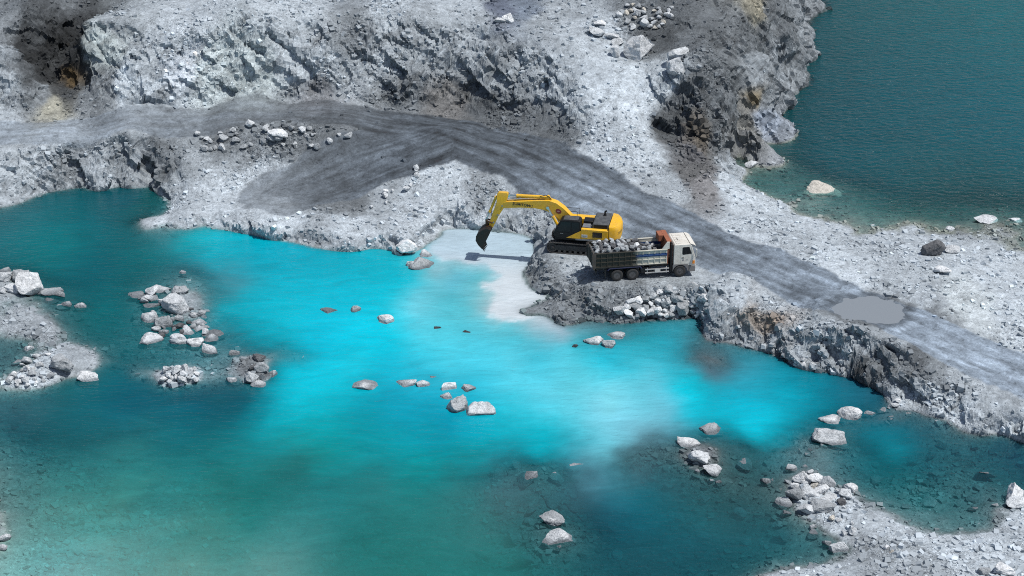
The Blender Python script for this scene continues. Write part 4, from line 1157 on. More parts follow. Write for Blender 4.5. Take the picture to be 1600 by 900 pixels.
# undercarriage
m = MB(); m.box(-1.3, 1.3, -.95, .95, .45, .92); m.tube((0, 0, .92), (0, 0, 1.2), .72, n=32); m.build("carbody", TRACKM, EX, .04)
m = MB(); m.tube((0, 0, 1.2), (0, 0, 1.27), .66, n=32); m.build("slew_ring", STEELM, EX)
for s in (1, -1):
    yc = s * 1.32; ya, yb = yc - .3, yc + .3
    m = MB()
    out = stadium(-1.95, 1.95, .5, .49); inn = stadium(-1.95, 1.95, .5, .42)
    n = len(out)
    v = [(x, ya, z) for x, z in out] + [(x, yb, z) for x, z in out] + [(x, ya, z) for x, z in inn] + [(x, yb, z) for x, z in inn]
    f = []
    for i in range(n):
        j = (i + 1) % n
        f += [(i, j, n + j, n + i), (2 * n + i, 3 * n + i, 3 * n + j, 2 * n + j), (i, 2 * n + i, 2 * n + j, j), (n + i, n + j, 3 * n + j, 3 * n + i)]
    m.poly(v, f)
    # grouser bars round the chain
    per = 2 * 3.9 + 2 * math.pi * .49; ng = 48
    for k in range(ng):
        d = per * k / ng
        if d < 3.9: m.box(-1.95 + d - .03, -1.95 + d + .03, ya, yb, .985, 1.02)
        elif d < 3.9 + math.pi * .49:
            a = math.pi / 2 - (d - 3.9) / .49; cx, cz = 1.95 + .505 * math.cos(a), .5 + .505 * math.sin(a)
            m.tube((cx, ya, cz), (cx, yb, cz), .03, n=6)
        elif d < 7.8 + math.pi * .49:
            e = d - 3.9 - math.pi * .49; m.box(1.95 - e - .03, 1.95 - e + .03, ya, yb, -.02, .015)
        else:
            a = -math.pi / 2 - (d - 7.8 - math.pi * .49) / .49; cx, cz = -1.95 + .505 * math.cos(a), .5 + .505 * math.sin(a)
            m.tube((cx, ya, cz), (cx, yb, cz), .03, n=6)
    tr = m.build("track", TRACKM, EX)
    fy = s * 1.5
    m = MB(); m.box(-1.75, 1.75, yc - .2, yc + .2, .27, .76); m.prismx([(yc - .24, .76), (yc + .24, .76), (yc + .05, .86), (yc - .05, .86)], -1.5, 1.5)
    m.build("track_frame", TRACKM, tr, .03)
    for x, nm, r in ((-1.95, "sprocket", .4), (1.95, "idler", .38)):
        m = MB(); m.lathe_y([(yc - .24, .02), (yc - .24, r), (yc + .24, r), (yc + .24, r * .7), (yc + .2, r * .62), (yc + .28, r * .3), (yc + .3, .02)] if s > 0 else [(yc + .24, .02), (yc + .24, r), (yc - .24, r), (yc - .24, r * .7), (yc - .2, r * .62), (yc - .28, r * .3), (yc - .3, .02)], x, .5)
        m.build(nm, TRACKM, tr)
    for k in range(7):
        m = MB(); m.tube((-1.4 + .46 * k, yc - .25, .2), (-1.4 + .46 * k, yc + .25, .2), .13, n=16); m.build("roller", TRACKM, tr)

# revolving house
m = MB(); m.box(-3.0, 1.75, -1.45, 1.45, 1.27, 1.47); m.box(1.75, 2.0, -.6, .5, 1.27, 1.5)
m.build("deck_frame", BLACK, EX, .02)
m = MB(); m.box(-2.78, -.45, 1.18, 1.56, 1.5, 2.4); m.build("side_panel", YELLOW, EX, .05)
m = MB(); m.prism([(-.44, 1.5), (.78, 1.5), (-.1, 2.02), (-.44, 2.2)], 1.54, 1.565); m.build("front_skirt", YELLOW, EX, .008)
m = MB(); m.box(-2.78, .9, -1.56, -.62, 1.5, 2.4); m.build("tank_panel", YELLOW, EX, .05)
m = MB(); m.box(-2.25, -1.45, 1.562, 1.572, 1.72, 2.2); m.build("vent_grille", BLACK, EX)
m = MB()
for k in range(6): m.box(-2.22, -1.48, 1.574, 1.582, 1.75 + k * .075, 1.78 + k * .075)
m.build("vent_slat", paint("brown vent slats", (.05, .032, .022), .6), EX)
m = MB(); m.box(-1.02, -.52, 1.562, 1.568, 1.66, 1.92); dec = m.build("model_plate", WHITEM, EX)
m = MB()
for x, ww in ((-.93, .06), (-.84, .05), (-.76, .07), (-.66, .06)): m.box(x, x + ww, 1.569, 1.572, 1.74, 1.83)
m.build("plate_mark", paint("grey plate print", (.12, .14, .2), .5), dec)
m = MB(); m.box(-2.9, .0, 1.47, 1.6, 1.36, 1.48); m.build("side_step", DULLG, EX, .015)
m = MB(); m.box(-2.7, -.5, -1.1, 1.15, 1.5, 2.3); m.build("machinery_deck", DULLG, EX, .02)
m = MB(); m.box(-1.15, -.5, .35, 1.12, 2.3, 2.44); m.build("tool_box", DULLG, EX, .03)
m = MB(); m.prism([(-2.75, 2.3), (-1.35, 2.3), (-1.35, 2.68), (-1.45, 2.78), (-2.75, 2.8)], -1.35, 1.16); hood = m.build("engine_hood", HOODM, EX, .05)
m = MB(); m.box(-2.62, -1.5, 1.162, 1.172, 2.42, 2.7); m.build("hood_side", BLACK, hood)
m = MB(); m.box(-2.3, -2.05, -.9, -.6, 2.8, 2.84); m.tube((-2.17, -.75, 2.84), (-2.17, -.75, 3.12), .075); m.tube((-2.17, -.75, 3.12), (-2.3, -.75, 3.24), .075); m.build("exhaust_pipe", BLACK, EX)
m = MB(); m.box(-1.3, -.5, -.55, .3, 2.3, 2.62); m.build("valve_cover", BLACK, EX, .03)
# counterweight: rounded, swelling plan
rings = []
for z, inset in ((1.32, .14), (1.42, .03), (1.7, 0), (2.35, 0), (2.6, .06), (2.74, .22)):
    r = []
    for k in range(25):
        t = -1 + 2 * k / 24
        yy_ = 1.56 * t
        xx_ = -2.83 - (.92 - inset) * (1 - abs(t) ** 3.2) ** .5 * (1 if z < 2.5 else .96)
        r.append((xx_, yy_ * (1 - inset * .12), z))
    r += [(-2.80, 1.5, z), (-2.80, -1.5, z)]
    rings.append(r)
m = MB(); m.loft(rings); cw = m.build("counterweight", YELLOW, EX, .05)
m = MB()
for k, (a, ln) in enumerate(((.72, .2), (.62, .13), (.50, .16), (.38, .12), (.27, .16))):
    yy_ = a * 1.56; xx_ = -2.83 - .915 * (1 - a ** 3.2) ** .5 - .004
    m.box(xx_ - .008, xx_ + .02, yy_ - .05, yy_ + .05, 1.98, 1.98 + .22)
m.build("rear_lettering", LETTER, cw)

# cab
m = MB(); cabp = [(1.62, 1.42), (1.86, 1.62), (1.84, 1.92), (1.3, 3.0), (1.12, 3.1), (-.28, 3.12), (-.4, 3.0), (-.4, 1.42)]
m.prism(cabp, .52, 1.54); cab = m.build("cab", BLACK, EX, .05)
m = MB(); m.prism([(1.08, 3.105), (-.2, 3.125), (-.2, 3.165), (1.0, 3.15)], .6, 1.46); m.build("cab_roof", HOODM, cab, .03)
m = MB(); m.prism([(1.22, 2.92), (.42, 2.94), (.42, 2.05), (1.64, 2.05)], 1.543, 1.55); m.build("door_window", GLASS, cab)
m = MB(); m.prism([(.32, 2.94), (-.3, 2.94), (-.3, 2.1), (.32, 2.05)], 1.543, 1.55); m.build("side_window", GLASS, cab)
m = MB(); m.prism([(1.72, 1.95), (.42, 1.95), (.42, 1.5), (1.6, 1.5)], 1.543, 1.548); cabd = m.build("door", BLACK, cab)
m = MB(); m.box(1.05, 1.3, 1.549, 1.57, 1.86, 1.9); m.build("handle", STEELM, cabd)
m = MB(); m.poly([(1.86, .6, 1.96), (1.86, 1.46, 1.96), (1.335, 1.46, 2.98), (1.335, .6, 2.98)], [(0, 1, 2, 3)]); m.build("windscreen", GLASS, cab)
m = MB(); m.path([(1.3, -.62, 2.42), (1.3, -.62, 3.0), (.2, -.62, 3.0), (.2, -.62, 2.42)], .022); m.path([(1.3, -1.5, 2.4), (1.3, -1.5, 2.95), (.1, -1.5, 2.95), (.1, -1.5, 2.4)], .022); m.build("handrail", BLACK, EX)
m = MB(); m.tube((1.3, 1.5, 2.5), (1.62, 1.72, 2.5), .015, n=6); m.box(1.55, 1.6, 1.68, 1.9, 2.35, 2.7); m.build("mirror", BLACK, EX)

# boom: box section following the bent profile
top = [(.1, 2.5), (.45, 2.86), (1.2, 3.62), (1.85, 4.08), (2.5, 4.26), (3.4, 4.16), (4.8, 3.99), (6.3, 3.8), (6.55, 3.62)]
bot = [(.45, 1.9), (1.05, 2.15), (1.75, 2.72), (2.25, 3.1), (2.95, 3.36), (3.7, 3.42), (4.9, 3.38), (6.3, 3.22), (6.62, 3.3)]
wd = [.24, .3, .34, .34, .34, .3, .28, .26, .22]
rings = [[(a[0], -w_, a[1]), (a[0], w_, a[1]), (b[0], w_, b[1]), (b[0], -w_, b[1])] for a, b, w_ in zip(top, bot, wd)]
m = MB(); m.loft(rings); boom = m.build("boom", YELLOW, EX, .03)
mat_text("lettering", "SUMITOMO", .34, LETTER, boom, (4.72, .292, 3.66), (math.radians(90), math.radians(5), math.pi))
for c_ in boom.children: c_.rotation_euler = (math.radians(90), 0, math.pi); c_.rotation_euler.rotate_axis('Z', math.radians(-4.5))
m = MB(); m.loft([[(1.66 + .26 * math.cos(a) * .78 - .15 * math.sin(a), yv, 3.34 + .26 * math.cos(a) * .62 + .15 * math.sin(a)) for a in np.linspace(0, 2 * math.pi, 24, endpoint=False)] for yv in (.335, .348)]); emb = m.build("emblem", REDM, boom)
m = MB(); m.loft([[(1.66 + .1 * math.cos(a), yv, 3.34 + .06 * math.sin(a)) for a in np.linspace(0, 2 * math.pi, 16, endpoint=False)] for yv in (.349, .353)]); m.build("emblem_mark", paint("pale emblem print", (.5, .3, .28), .5), emb)


def cylinder(name, a, b, rb, rr, frac, mat=YELLOW, parent=EX, pair=None):
    """hydraulic cylinder: barrel from a, chromed rod on to b"""
    a = Vector(a); b = Vector(b); c = a.lerp(b, frac)
    m = MB(); m.tube(a, c, rb, n=18); d = (b - a).normalized(); m.tube(c - d * .1, c + d * .05, rb * 1.18, n=18); m.tube(a + Vector((0, -.16, 0)), a + Vector((0, .16, 0)), rb * 1.1, n=14)
    o = m.build(name, mat, parent, smooth=True)
    m = MB(); m.tube(c, b, rr, n=14); m.tube(b + Vector((0, -.13, 0)), b + Vector((0, .13, 0)), rr * 1.9, n=14)
    m.build("rod", CHROME, o, smooth=True)
    return o


for yv in (.44, -.44): cylinder("boom_cylinder", (1.5, yv, 1.75), (2.55, yv, 3.66), .13, .07, .58)
m = MB(); m.prism([(2.3, 4.22), (2.9, 4.2), (2.75, 4.5), (2.5, 4.5)], -.14, .14); m.build("cylinder_bracket", YELLOW, boom, .02)
cylinder("stick_cylinder", (2.62, 0, 4.42), (6.02, 0, 4.34), .14, .075, .78)
m = MB(); m.path([(2.3, .16, 4.3), (2.5, .18, 4.55), (2.8, .18, 4.66), (3.3, .16, 4.5)], .03); m.path([(3.3, -.15, 4.3), (4.8, -.16, 4.12), (5.9, -.15, 4.02)], .035); m.build("hydraulic_hose", BLACK, EX)
# arm
m = MB()
ar = [((6.02, 4.38), (6.98, 4.42)), ((6.08, 4.62), (6.86, 4.6)), ((6.0, 4.4), (7.0, 4.4)), ((6.25, 3.5), (7.02, 3.72)), ((6.42, 3.16), (7.15, 3.3)), ((6.86, 2.4), (7.42, 2.5)), ((7.2, 1.62), (7.68, 1.72)), ((7.36, 1.28), (7.7, 1.36))]
ar = [ar[1], ar[2]] + ar[3:]
wd = [.15, .2, .24, .24, .2, .17, .15]
m.loft([[(a[0], -w_, a[1]), (a[0], w_, a[1]), (b[0], w_, b[1]), (b[0], -w_, b[1])] for (a, b), w_ in zip(ar, wd)])
arm = m.build("arm", YELLOW, EX, .03)
m = MB()
for x, z in ((6.52, 3.42), (6.9, 2.55), (7.28, 1.82)): m.tube((x, -.27, z), (x, .27, z), .07, n=14)
m.build("pin", STEELM, arm)
cylinder("bucket_cylinder", (7.12, 0, 4.05), (7.92, 0, 1.98), .11, .06, .66)
m = MB()
for yv in (-.2, .2):
    m.loft([[(7.36, yv - .03, 1.78), (7.36, yv + .03, 1.78), (7.4, yv + .03, 1.64), (7.4, yv - .03, 1.64)], [(7.98, yv - .03, 2.02), (7.98, yv + .03, 2.02), (8.0, yv + .03, 1.88), (8.0, yv - .03, 1.88)]])
    m.loft([[(7.88, yv * .7 - .03, 2.0), (7.88, yv * .7 + .03, 2.0), (8.02, yv * .7 + .03, 1.96), (8.02, yv * .7 - .03, 1.96)], [(7.78, yv * .7 - .03, 1.22), (7.78, yv * .7 + .03, 1.22), (7.98, yv * .7 + .03, 1.2), (7.98, yv * .7 - .03, 1.2)]])
m.build("bucket_link", RUSTY, EX, .012)
# bucket: curved shell, cheeks, lip and teeth; opening faces the machine
outl = [(7.44, 1.3), (7.75, 1.4), (8.1, 1.28), (8.48, .98), (8.72, .62), (8.76, .2), (8.56, -.18), (8.22, -.55)]
innl = [(7.52, 1.18), (7.78, 1.29), (8.06, 1.18), (8.4, .9), (8.62, .6), (8.66, .22), (8.48, -.13), (8.16, -.5)]
m = MB(); hw_ = .72
n = len(outl); v = []
for yv in (-hw_, hw_): v += [(x, yv, z) for x, z in outl] + [(x, yv, z) for x, z in innl]
f = []
for i in range(n - 1): f += [(i, i + 1, 2 * n + i + 1, 2 * n + i), (n + i, 3 * n + i, 3 * n + i + 1, n + i + 1)]
f += [(0, 2 * n, 3 * n, n), (n - 1, 2 * n - 1, 4 * n - 1, 3 * n - 1)]
m.poly(v, f)
for yv in (-hw_ - .03, hw_): m.prism(outl + [(7.86, .2), (7.52, .95)], yv, yv + .03)
buck = m.build("bucket", BUCKM, EX, .01)
m = MB()
for yv in (-.26, .2): m.prism([(7.42, 1.34), (7.6, 1.5), (7.95, 1.38), (8.3, 1.15), (8.05, 1.1), (7.6, 1.12)], yv, yv + .06)
m.build("bucket_ear", RUSTY, buck, .01)
for k in range(5):
    yv = -.6 + .3 * k
    m = MB(); m.loft([[(8.3, yv - .07, -.44), (8.3, yv + .07, -.44), (8.14, yv + .07, -.42), (8.14, yv - .07, -.42)], [(8.02, yv - .025, -.82), (8.02, yv + .025, -.82), (7.99, yv + .025, -.8), (7.99, yv - .025, -.8)]])
    m.build("tooth", BUCKM, buck)

# ------------------------------------------------------------------ dump truck (x forward, near side is -y)
TA = math.radians(9.3)
l2 = np.array([math.sin(TA), -math.cos(TA)])
a0 = P(964, 439.7, 2.0)
tc = a0[:2] - l2 * 1.22
TK = thing("dump_truck", "white cabbed tipper truck with a dirty ribbed bed loaded with stone", "dump truck", (tc[0], tc[1], 2.0), TA)
CABW = paint("dusty white cab paint", (.68, .665, .62), .45, dirt=.55, dirtcol=(.40, .38, .33))
GREYP = paint("grey bumper plastic", (.17, .17, .175), .6, dirt=.5)
CHAS = paint("oily chassis", (.018, .018, .02), .6, dirt=.4, dirtcol=(.08, .08, .08))
NAVY = paint("navy mudguard", (.012, .018, .075), .5, dirt=.45, dirtcol=(.06, .06, .07))
RUSTT = paint("rusted headboard", (.30, .105, .055), .75, dirt=.5, dirtcol=(.17, .06, .035), scale=3)
TYRE = paint("dusty tyre rubber", (.022, .022, .023), .8, dirt=.7, dirtcol=(.05, .05, .05), scale=4)
RIM = paint("grey wheel rim", (.11, .11, .115), .55, .2, dirt=.6, dirtcol=(.05, .05, .05))
BEDIN = paint("dark bed interior", (.05, .045, .042), .7, dirt=.5, dirtcol=(.13, .1, .08))


def bed_side_material():
    """cream paint with a blue band, buried under oily dirt towards the tail"""
    m, t, out = new_mat("dirty bed side")
    b = N(t, "ShaderNodeBsdfPrincipled"); b.inputs["Roughness"].default_value = .65
    tc = N(t, "ShaderNodeTexCoord"); sx = N(t, "ShaderNodeSeparateXYZ"); t.links.new(tc.outputs["Object"], sx.inputs[0])
    n = N(t, "ShaderNodeTexNoise", i_Scale=1.6, i_Detail=8.0, i_Roughness=.7); t.links.new(tc.outputs["Object"], n.inputs["Vector"])
    mr = N(t, "ShaderNodeMapRange"); mr.inputs[1].default_value = .6; mr.inputs[2].default_value = 2.2; mr.inputs[3].default_value = .9; mr.inputs[4].default_value = .08
    t.links.new(sx.outputs[0], mr.inputs[0])
    ad = N(t, "ShaderNodeMath", operation='ADD'); t.links.new(mr.outputs[0], ad.inputs[0]); t.links.new(n.outputs[0], ad.inputs[1])
    f = ramp(t, ad.outputs[0], [(.55, .1), (.85, .6), (1.1, 1.0)])
    band = ramp(t, sx.outputs[2], [(.0, 0.), (.0, 0.), (1, 0.)])
    g1 = N(t, "ShaderNodeMath", operation='GREATER_THAN'); g1.inputs[1].default_value = 2.02; t.links.new(sx.outputs[2], g1.inputs[0])
    g2 = N(t, "ShaderNodeMath", operation='LESS_THAN'); g2.inputs[1].default_value = 2.28; t.links.new(sx.outputs[2], g2.inputs[0])
    gm = N(t, "ShaderNodeMath", operation='MULTIPLY'); t.links.new(g1.outputs[0], gm.inputs[0]); t.links.new(g2.outputs[0], gm.inputs[1])
    c = mixc(t, gm.outputs[0], (.58, .57, .50), (.012, .06, .20))
    n2 = N(t, "ShaderNodeTexNoise", i_Scale=6.0, i_Detail=6.0); t.links.new(tc.outputs["Object"], n2.inputs["Vector"])
    d = mixc(t, n2.outputs[0], (.008, .008, .006), (.042, .038, .027))
    c = mixc(t, f, c, d)
    t.links.new(c, b.inputs["Base Color"]); t.links.new(b.outputs[0], out.inputs[0])
    return m


BEDM = bed_side_material()
# chassis
m = MB()
for yv in (-.43, .35): m.box(-1.6, 6.3, yv, yv + .08, .72, .98)
for x in (-1.5, 0.6, 2.2, 3.6, 5.2): m.box(x, x + .1, -.35, .35, .75, .95)
m.build("chassis_frame", CHAS, TK)
m = MB(); m.box(2.9, 4.1, .45, 1.1, .5, 1.0); m.build("fuel_tank", CHAS, TK, .05)
m = MB(); m.box(2.0, 2.9, -1.0, -.45, .5, .98); m.build("battery_box", CHAS, TK, .03)
m = MB(); m.tube((0, -1.0, .51), (0, 1.0, .51), .09); m.tube((1.3, -1.0, .51), (1.3, 1.0, .51), .09); m.tube((5.28, -1.0, .51), (5.28, 1.0, .51), .07)
for x in (0, 1.3): m.tube((x, -.22, .51), (x, .22, .51), .24)
m.build("axle", CHAS, TK)


def wheel(x, y, s, dual):
    """tyre profile turned about the axle, dished rim with hub and nuts"""
    r = .51; z = .51
    w_ = .29
    t = [(-w_ / 2, .29), (-w_ / 2 - .01, .40), (-w_ / 2 + .02, .485), (-w_ / 2 + .05, .505), (w_ / 2 - .05, .505), (w_ / 2 - .02, .485), (w_ / 2 + .01, .40), (w_ / 2, .29)]
    e = thing("wheel", None, None, (x, y, z)); e.parent = TK
    m = MB()
    for off in ((0, -s * .33) if dual else (0,)):
        m.lathe_y([(a + off, b) for a, b in t], 0, 0, 36, True)
    m.build("tyre", TYRE, e, smooth=True)
    m = MB()
    if dual: pr = [(s * .13, .295), (s * .135, .27), (s * -.02, .25), (s * -.05, .17), (s * .06, .14), (s * .1, .10), (s * .1, .01)]
    else: pr = [(s * .135, .295), (s * .14, .265), (s * .07, .25), (s * .06, .21), (s * .12, .17), (s * .13, .11), (s * .16, .09), (s * .165, .01)]
    m.lathe_y(pr, 0, 0, 30)
    for k in range(8):
        a = k * math.pi / 4; rr = .2 if not dual else .145
        m.tube((rr * math.cos(a), s * (.05 if not dual else -.0), rr * math.sin(a)), (rr * math.cos(a), s * (.15 if not dual else .08), rr * math.sin(a)), .018, n=6)
    m.build("rim", RIM, e, smooth=True)


for x in (0, 1.3):
    wheel(x, -1.08, -1, True); wheel(x, 1.08, 1, True)
wheel(5.28, -1.05, -1, False); wheel(5.28, 1.05, 1, False)
# mudguards
for s in (-1, 1):
    m = MB(); ya, yb = sorted((s * .78, s * 1.24))
    m.prism([(-.78, .98), (-.6, 1.14), (1.9, 1.14), (2.05, .95), (2.05, 1.12), (1.95, 1.22), (-.65, 1.22), (-.82, 1.04)], ya, yb)
    m.build("mudguard", NAVY, TK, .01)
    m = MB(); yo = s * 1.2
    for z0 in (.52, .82): m.box(2.35, 4.35, min(yo, yo - s * .04), max(yo, yo - s * .04), z0, z0 + .09)
    for x in (2.5, 4.1): m.box(x, x + .07, min(yo - s * .045, yo - s * .1), max(yo - s * .045, yo - s * .1), .42, 1.0)
    sg = m.build("side_guard", paint("grey white side rail", (.5, .5, .5), .5, dirt=.5), TK)
    m = MB(); m.box(3.15, 3.62, min(yo + s * .005, yo + s * .015), max(yo + s * .005, yo + s * .015), .56, .86); m.build("guard_plate", WHITEM, sg)
m = MB()
for s in (-1, 1): m.box(-.98, -.95, min(s * .8, s * 1.22), max(s * .8, s * 1.22), .35, 1.1)
m.build("mud_flap", CHAS, TK)
# dump bed
BX0, BX1, BZ0, BZ1 = -1.92, 4.15, 1.24, 2.62
bed = thing("dump_bed", None, None, (0, 0, 0)); bed.parent = TK
m = MB(); m.box(BX0, BX1, -1.2, 1.2, BZ0, BZ0 + .1)
for x in np.arange(BX0 + .2, BX1, .55): m.box(x, x + .1, -1.15, 1.15, BZ0 - .12, BZ0 - .002)
m.build("floor", BEDIN, bed)
for s in (-1, 1):
    m = MB(); yo = s * 1.2
    m.box(BX0, BX1, min(yo, yo - s * .05), max(yo, yo - s * .05), BZ0 + .1, BZ1 - .08)
    pan = m.build("side_panel", BEDM, bed)
    m = MB()
    ya, yb = sorted((yo + s * .002, yo + s * .055))
    nrib = 13
    for k in range(nrib):
        x = BX0 + .03 + (BX1 - BX0 - .13) * k / (nrib - 1)
        m.box(x, x + .075, ya, yb, BZ0 + .17, BZ1 - .082)
    ya, yb = sorted((yo + s * .002, yo + s * .062))
    for z0 in (BZ0 + .1, BZ0 + .52, BZ0 + .88): m.box(BX0, BX1, ya, yb, z0, z0 + .06)
    m.build("rib", BEDM, pan, .008)
    m = MB(); ya, yb = sorted((yo - s * .07, yo + s * .075)); m.box(BX0, BX1, ya, yb, BZ1 - .078, BZ1); m.build("top_rail", BEDM, pan, .012)
    m = MB(); ya, yb = sorted((yo - s * .06, yo + s * .04)); m.prism([(3.7, BZ1 + .002), (4.32, BZ1 + .002), (4.32, 3.24), (4.12, 3.24), (3.95, 3.0)], ya, yb)
    m.build("raised_guard", CABW if s < 0 else RUSTT, bed, .02)
m = MB(); m.box(4.152, 4.24, -1.2, 1.2, BZ0, 3.2); m.box(4.1, 4.5, -1.14, 1.14, 3.202, 3.27); m.box(4.242, 4.46, .1, 1.14, 2.5, 3.2); m.box(3.7, 4.148, .12, 1.1, 2.72, 3.26)
m.build("headboard", RUSTT, bed, .02)
m = MB(); m.box(BX0 - .07, BX0 - .004, -1.2, 1.2, BZ0 + .02, BZ1 - .05)
for yv in np.linspace(-1.12, 1.04, 5): m.box(BX0 - .13, BX0 - .072, yv, yv + .08, BZ0 + .1, BZ1 - .1)
m.build("tailgate", BEDIN, bed, .01)
m = MB()
for s in (-1, 1): m.prism([(BX0 - .2, BZ1 - .1), (BX0 + .0, BZ1 + .02), (BX0 + .12, BZ1 + .02), (BX0 + .12, BZ0 + .15), (BX0 - .05, BZ0 - .1), (BX0 - .14, BZ0 + .1)], min(s * 1.262, s * 1.29), max(s * 1.262, s * 1.29))
m.build("tailgate_hinge", BEDIN, bed)
# cab (tilt cab with flat face)
prof = [(4.72, .98), (4.72, 2.78), (4.82, 2.9), (6.02, 2.9), (6.2, 2.78), (6.46, 1.95), (6.55, 1.7), (6.57, .98), (5.95, .98), (5.8, 1.13), (4.8, 1.13), (4.72, .98)]
m = MB(); m.prism(prof[:-1], -1.19, 1.19); tcab = m.build("cab", CABW, TK, .06, 3)
m = MB()
for yv in (-.95, -.55, -.15, .25, .65): m.box(4.95, 5.95, yv, yv + .26, 2.9, 2.935)
m.build("roof_rib", CABW, tcab, .012)
m = MB(); m.box(5.2, 5.6, -.4, .1, 2.94, 3.0); m.build("roof_hatch", CABW, tcab, .02)
m = MB(); m.loft([[(6.08, yv, 2.94), (6.34, yv, 2.86), (6.56, yv, 2.72), (6.57, yv, 2.69), (6.33, yv, 2.82), (6.08, yv, 2.9)] for yv in (-1.18, -.6, 0, .6, 1.18)]); m.build("sun_visor", CABW, tcab, .012)
m = MB(); m.poly([(6.235, -1.08, 2.72), (6.235, 1.08, 2.72), (6.475, 1.1, 1.96), (6.475, -1.1, 1.96)], [(0, 1, 2, 3)]); m.build("windscreen", GLASS, tcab)
for s in (-1, 1):
    ya, yb = sorted((s * 1.192, s * 1.2))
    m = MB(); m.prism([(5.3, 1.15), (5.3, 2.72), (6.08, 2.72), (6.34, 1.98), (6.34, 1.25), (6.0, 1.15)], ya, yb); dr = m.build("door", CABW, tcab, .006)
    ya, yb = sorted((s * 1.202, s * 1.208))
    m = MB(); m.prism([(5.42, 2.06), (5.42, 2.6), (5.5, 2.66), (6.0, 2.66), (6.22, 2.04), (5.5, 1.98)], ya, yb); m.build("side_window", GLASS, dr)
    m = MB(); ya, yb = sorted((s * 1.202, s * 1.225)); m.box(5.38, 5.56, ya, yb, 1.68, 1.74); m.build("handle", BLACK, dr)
    m = MB(); ya, yb = sorted((s * 1.202, s * 1.206))
    m.loft([[(5.5 + .08 * math.cos(a), y_, 1.5 + .08 * math.sin(a)) for a in np.linspace(0, 6.28, 14, endpoint=False)] for y_ in (ya, yb)]); m.box(5.72, 5.92, ya, yb, 1.47, 1.53)
    m.build("door_emblem", paint("grey door print", (.2, .2, .22), .5), dr)
    m = MB(); m.tube((6.2, s * 1.2, 2.6), (6.55, s * 1.42, 2.55), .016, n=6); m.tube((6.4, s * 1.22, 1.8), (6.55, s * 1.42, 1.85), .016, n=6); m.box(6.52, 6.58, min(s * 1.33, s * 1.52), max(s * 1.33, s * 1.52), 1.85, 2.5); m.build("mirror", CABW, tcab, .015)
    m = MB(); ya, yb = sorted((s * 1.0, s * 1.205))
    arch = [(4.66, .55), (4.66, 1.05), (4.74, 1.128), (5.9, 1.128), (6.0, 1.0), (6.0, .5)] + [(5.28 + .6 * math.cos(a), .53 + .55 * math.sin(a)) for a in np.linspace(0.0, math.pi, 12)]
    m.prism(arch, ya, yb); m.build("wheel_arch", GREYP, tcab, .015)
    m = MB(); m.box(6.02, 6.4, min(s * .9, s * 1.2), max(s * .9, s * 1.2), .46, .52); m.build("step", GREYP, tcab)
    m = MB(); m.box(6.55, 6.62, min(s * .7, s * 1.1), max(s * .7, s * 1.1), .62, .82); m.build("headlight", WHITEM, tcab, .02)
    m = MB(); m.box(6.3, 6.5, min(s * 1.192, s * 1.215), max(s * 1.192, s * 1.215), 1.12, 1.42); m.build("indicator", paint("amber indicator", (.75, .25, .02), .2, dirt=.05), tcab, .01)
m = MB(); m.box(6.02, 6.58, -1.21, 1.21, .4, .96); m.build("bumper", GREYP, tcab, .05)
m = MB(); m.box(6.572, 6.585, -.75, .75, 1.1, 1.55)
for k in range(4): m.box(6.587, 6.6, -.72, .72, 1.13 + .11 * k, 1.18 + .11 * k)
m.build("grille", GREYP, tcab)
m = MB(); m.box(4.42, 4.62, -1.16, -.86, .6, 2.95); m.tube((4.52, -1.0, 2.95), (4.52, -1.0, 3.08), .1); m.build("air_intake", BLACK, TK, .05)
m = MB(); m.box(4.38, 4.66, .8, 1.1, .6, 2.3); m.build("tool_rack", BLACK, TK, .03)
m = MB(); m.box(-1.75, -1.62, -.95, .95, .75, .95)
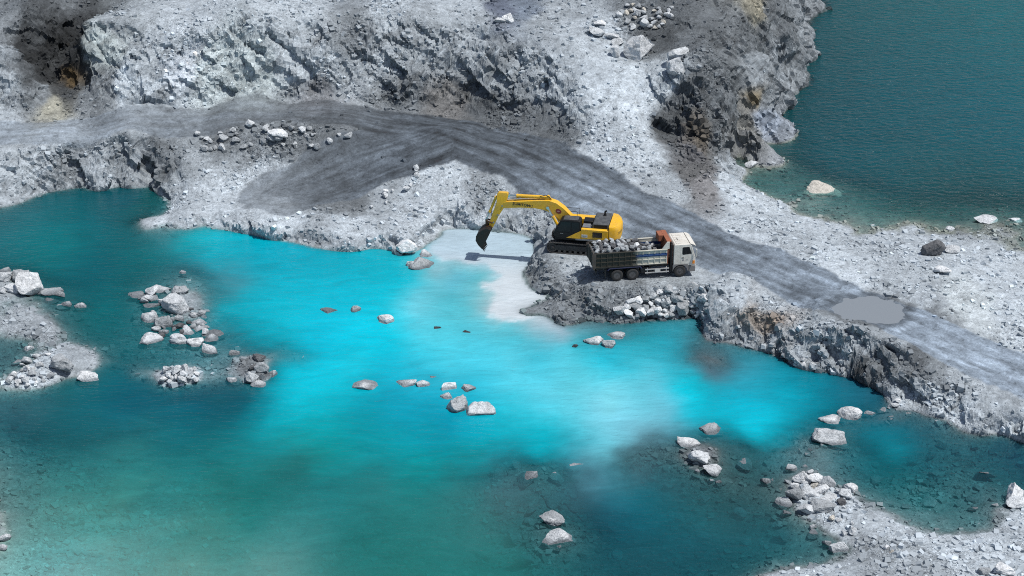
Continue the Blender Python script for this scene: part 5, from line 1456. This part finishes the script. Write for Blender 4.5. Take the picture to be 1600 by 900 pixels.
for s in (-1, 1): m.box(-1.78, -1.752, s * .8 - .14, s * .8 + .14, .78, .92)
m.build("rear_light_bar", CHAS, TK)

# the load: a heap filling the bed, loose stones lying on it
Rt = Matrix.Rotation(TA, 3, 'Z')
def tw(x, y, z):
    v = Rt @ Vector((x, y, z)); return (tc[0] + v.x, tc[1] + v.y, 2.0 + v.z)
def load_h(x, y):
    return 2.40 + .42 * math.exp(-((x + .2) / 1.9) ** 2) * (1 - (y / 1.3) ** 2 * .5) - .34 * max(0, (x - 1.8) / 2)
gx_ = np.linspace(BX0 + .02, BX1 - .02, 56); gy_ = np.linspace(-1.13, 1.13, 24)
x_, y_ = np.meshgrid(gx_, gy_); x_ = x_.ravel(); y_ = y_.ravel()
z_ = np.array([load_h(a, b) for a, b in zip(x_, y_)]) - .2 + .22 * facets(x_ / .34, y_ / .34)
i = np.arange(23)[:, None] * 56 + np.arange(55)[None]
me = mesh_np("rubble_load", np.stack([x_, y_, z_], 1), np.stack([i, i + 1, i + 57, i + 56], -1).reshape(-1, 4))
vattr(me, "col", np.repeat(lin((128, 133, 138))[None] * .6, len(x_), 0) * RNG.uniform(.5, 1.3, (len(x_), 1)))
o = link("rubble_load", me, gravel_material()); o.location = (tc[0], tc[1], 2.0); o.rotation_euler = (0, 0, TA)
tag(o, "grey broken rubble filling the bed of the dump truck", kind='stuff')
cnt = 0
for a in np.arange(BX0 + .3, BX1 - .4, .5):
    for b in np.arange(-.96, 1.0, .47):
        a1 = a + RNG.uniform(-.12, .12); b1 = np.clip(b + RNG.uniform(-.12, .12), -.98, .98)
        s = RNG.uniform(.26, .5) if RNG.random() < .85 else RNG.uniform(.5, .68)
        if s > .45: b1 = np.clip(b1, -.85, .85)
        put_stone("stone", SMALL[RNG.integers(12)], tw(a1, b1, load_h(a1, b1) + s * .12), (s, s * .85, s * .75), RNG.uniform(0, 6.28), .6, TONE[RNG.choice(list("GGGDD"))] if RNG.random() < .93 else WHITE, "broken grey stone loaded in the bed of the dump truck", "stone", "stones loaded in the truck bed")
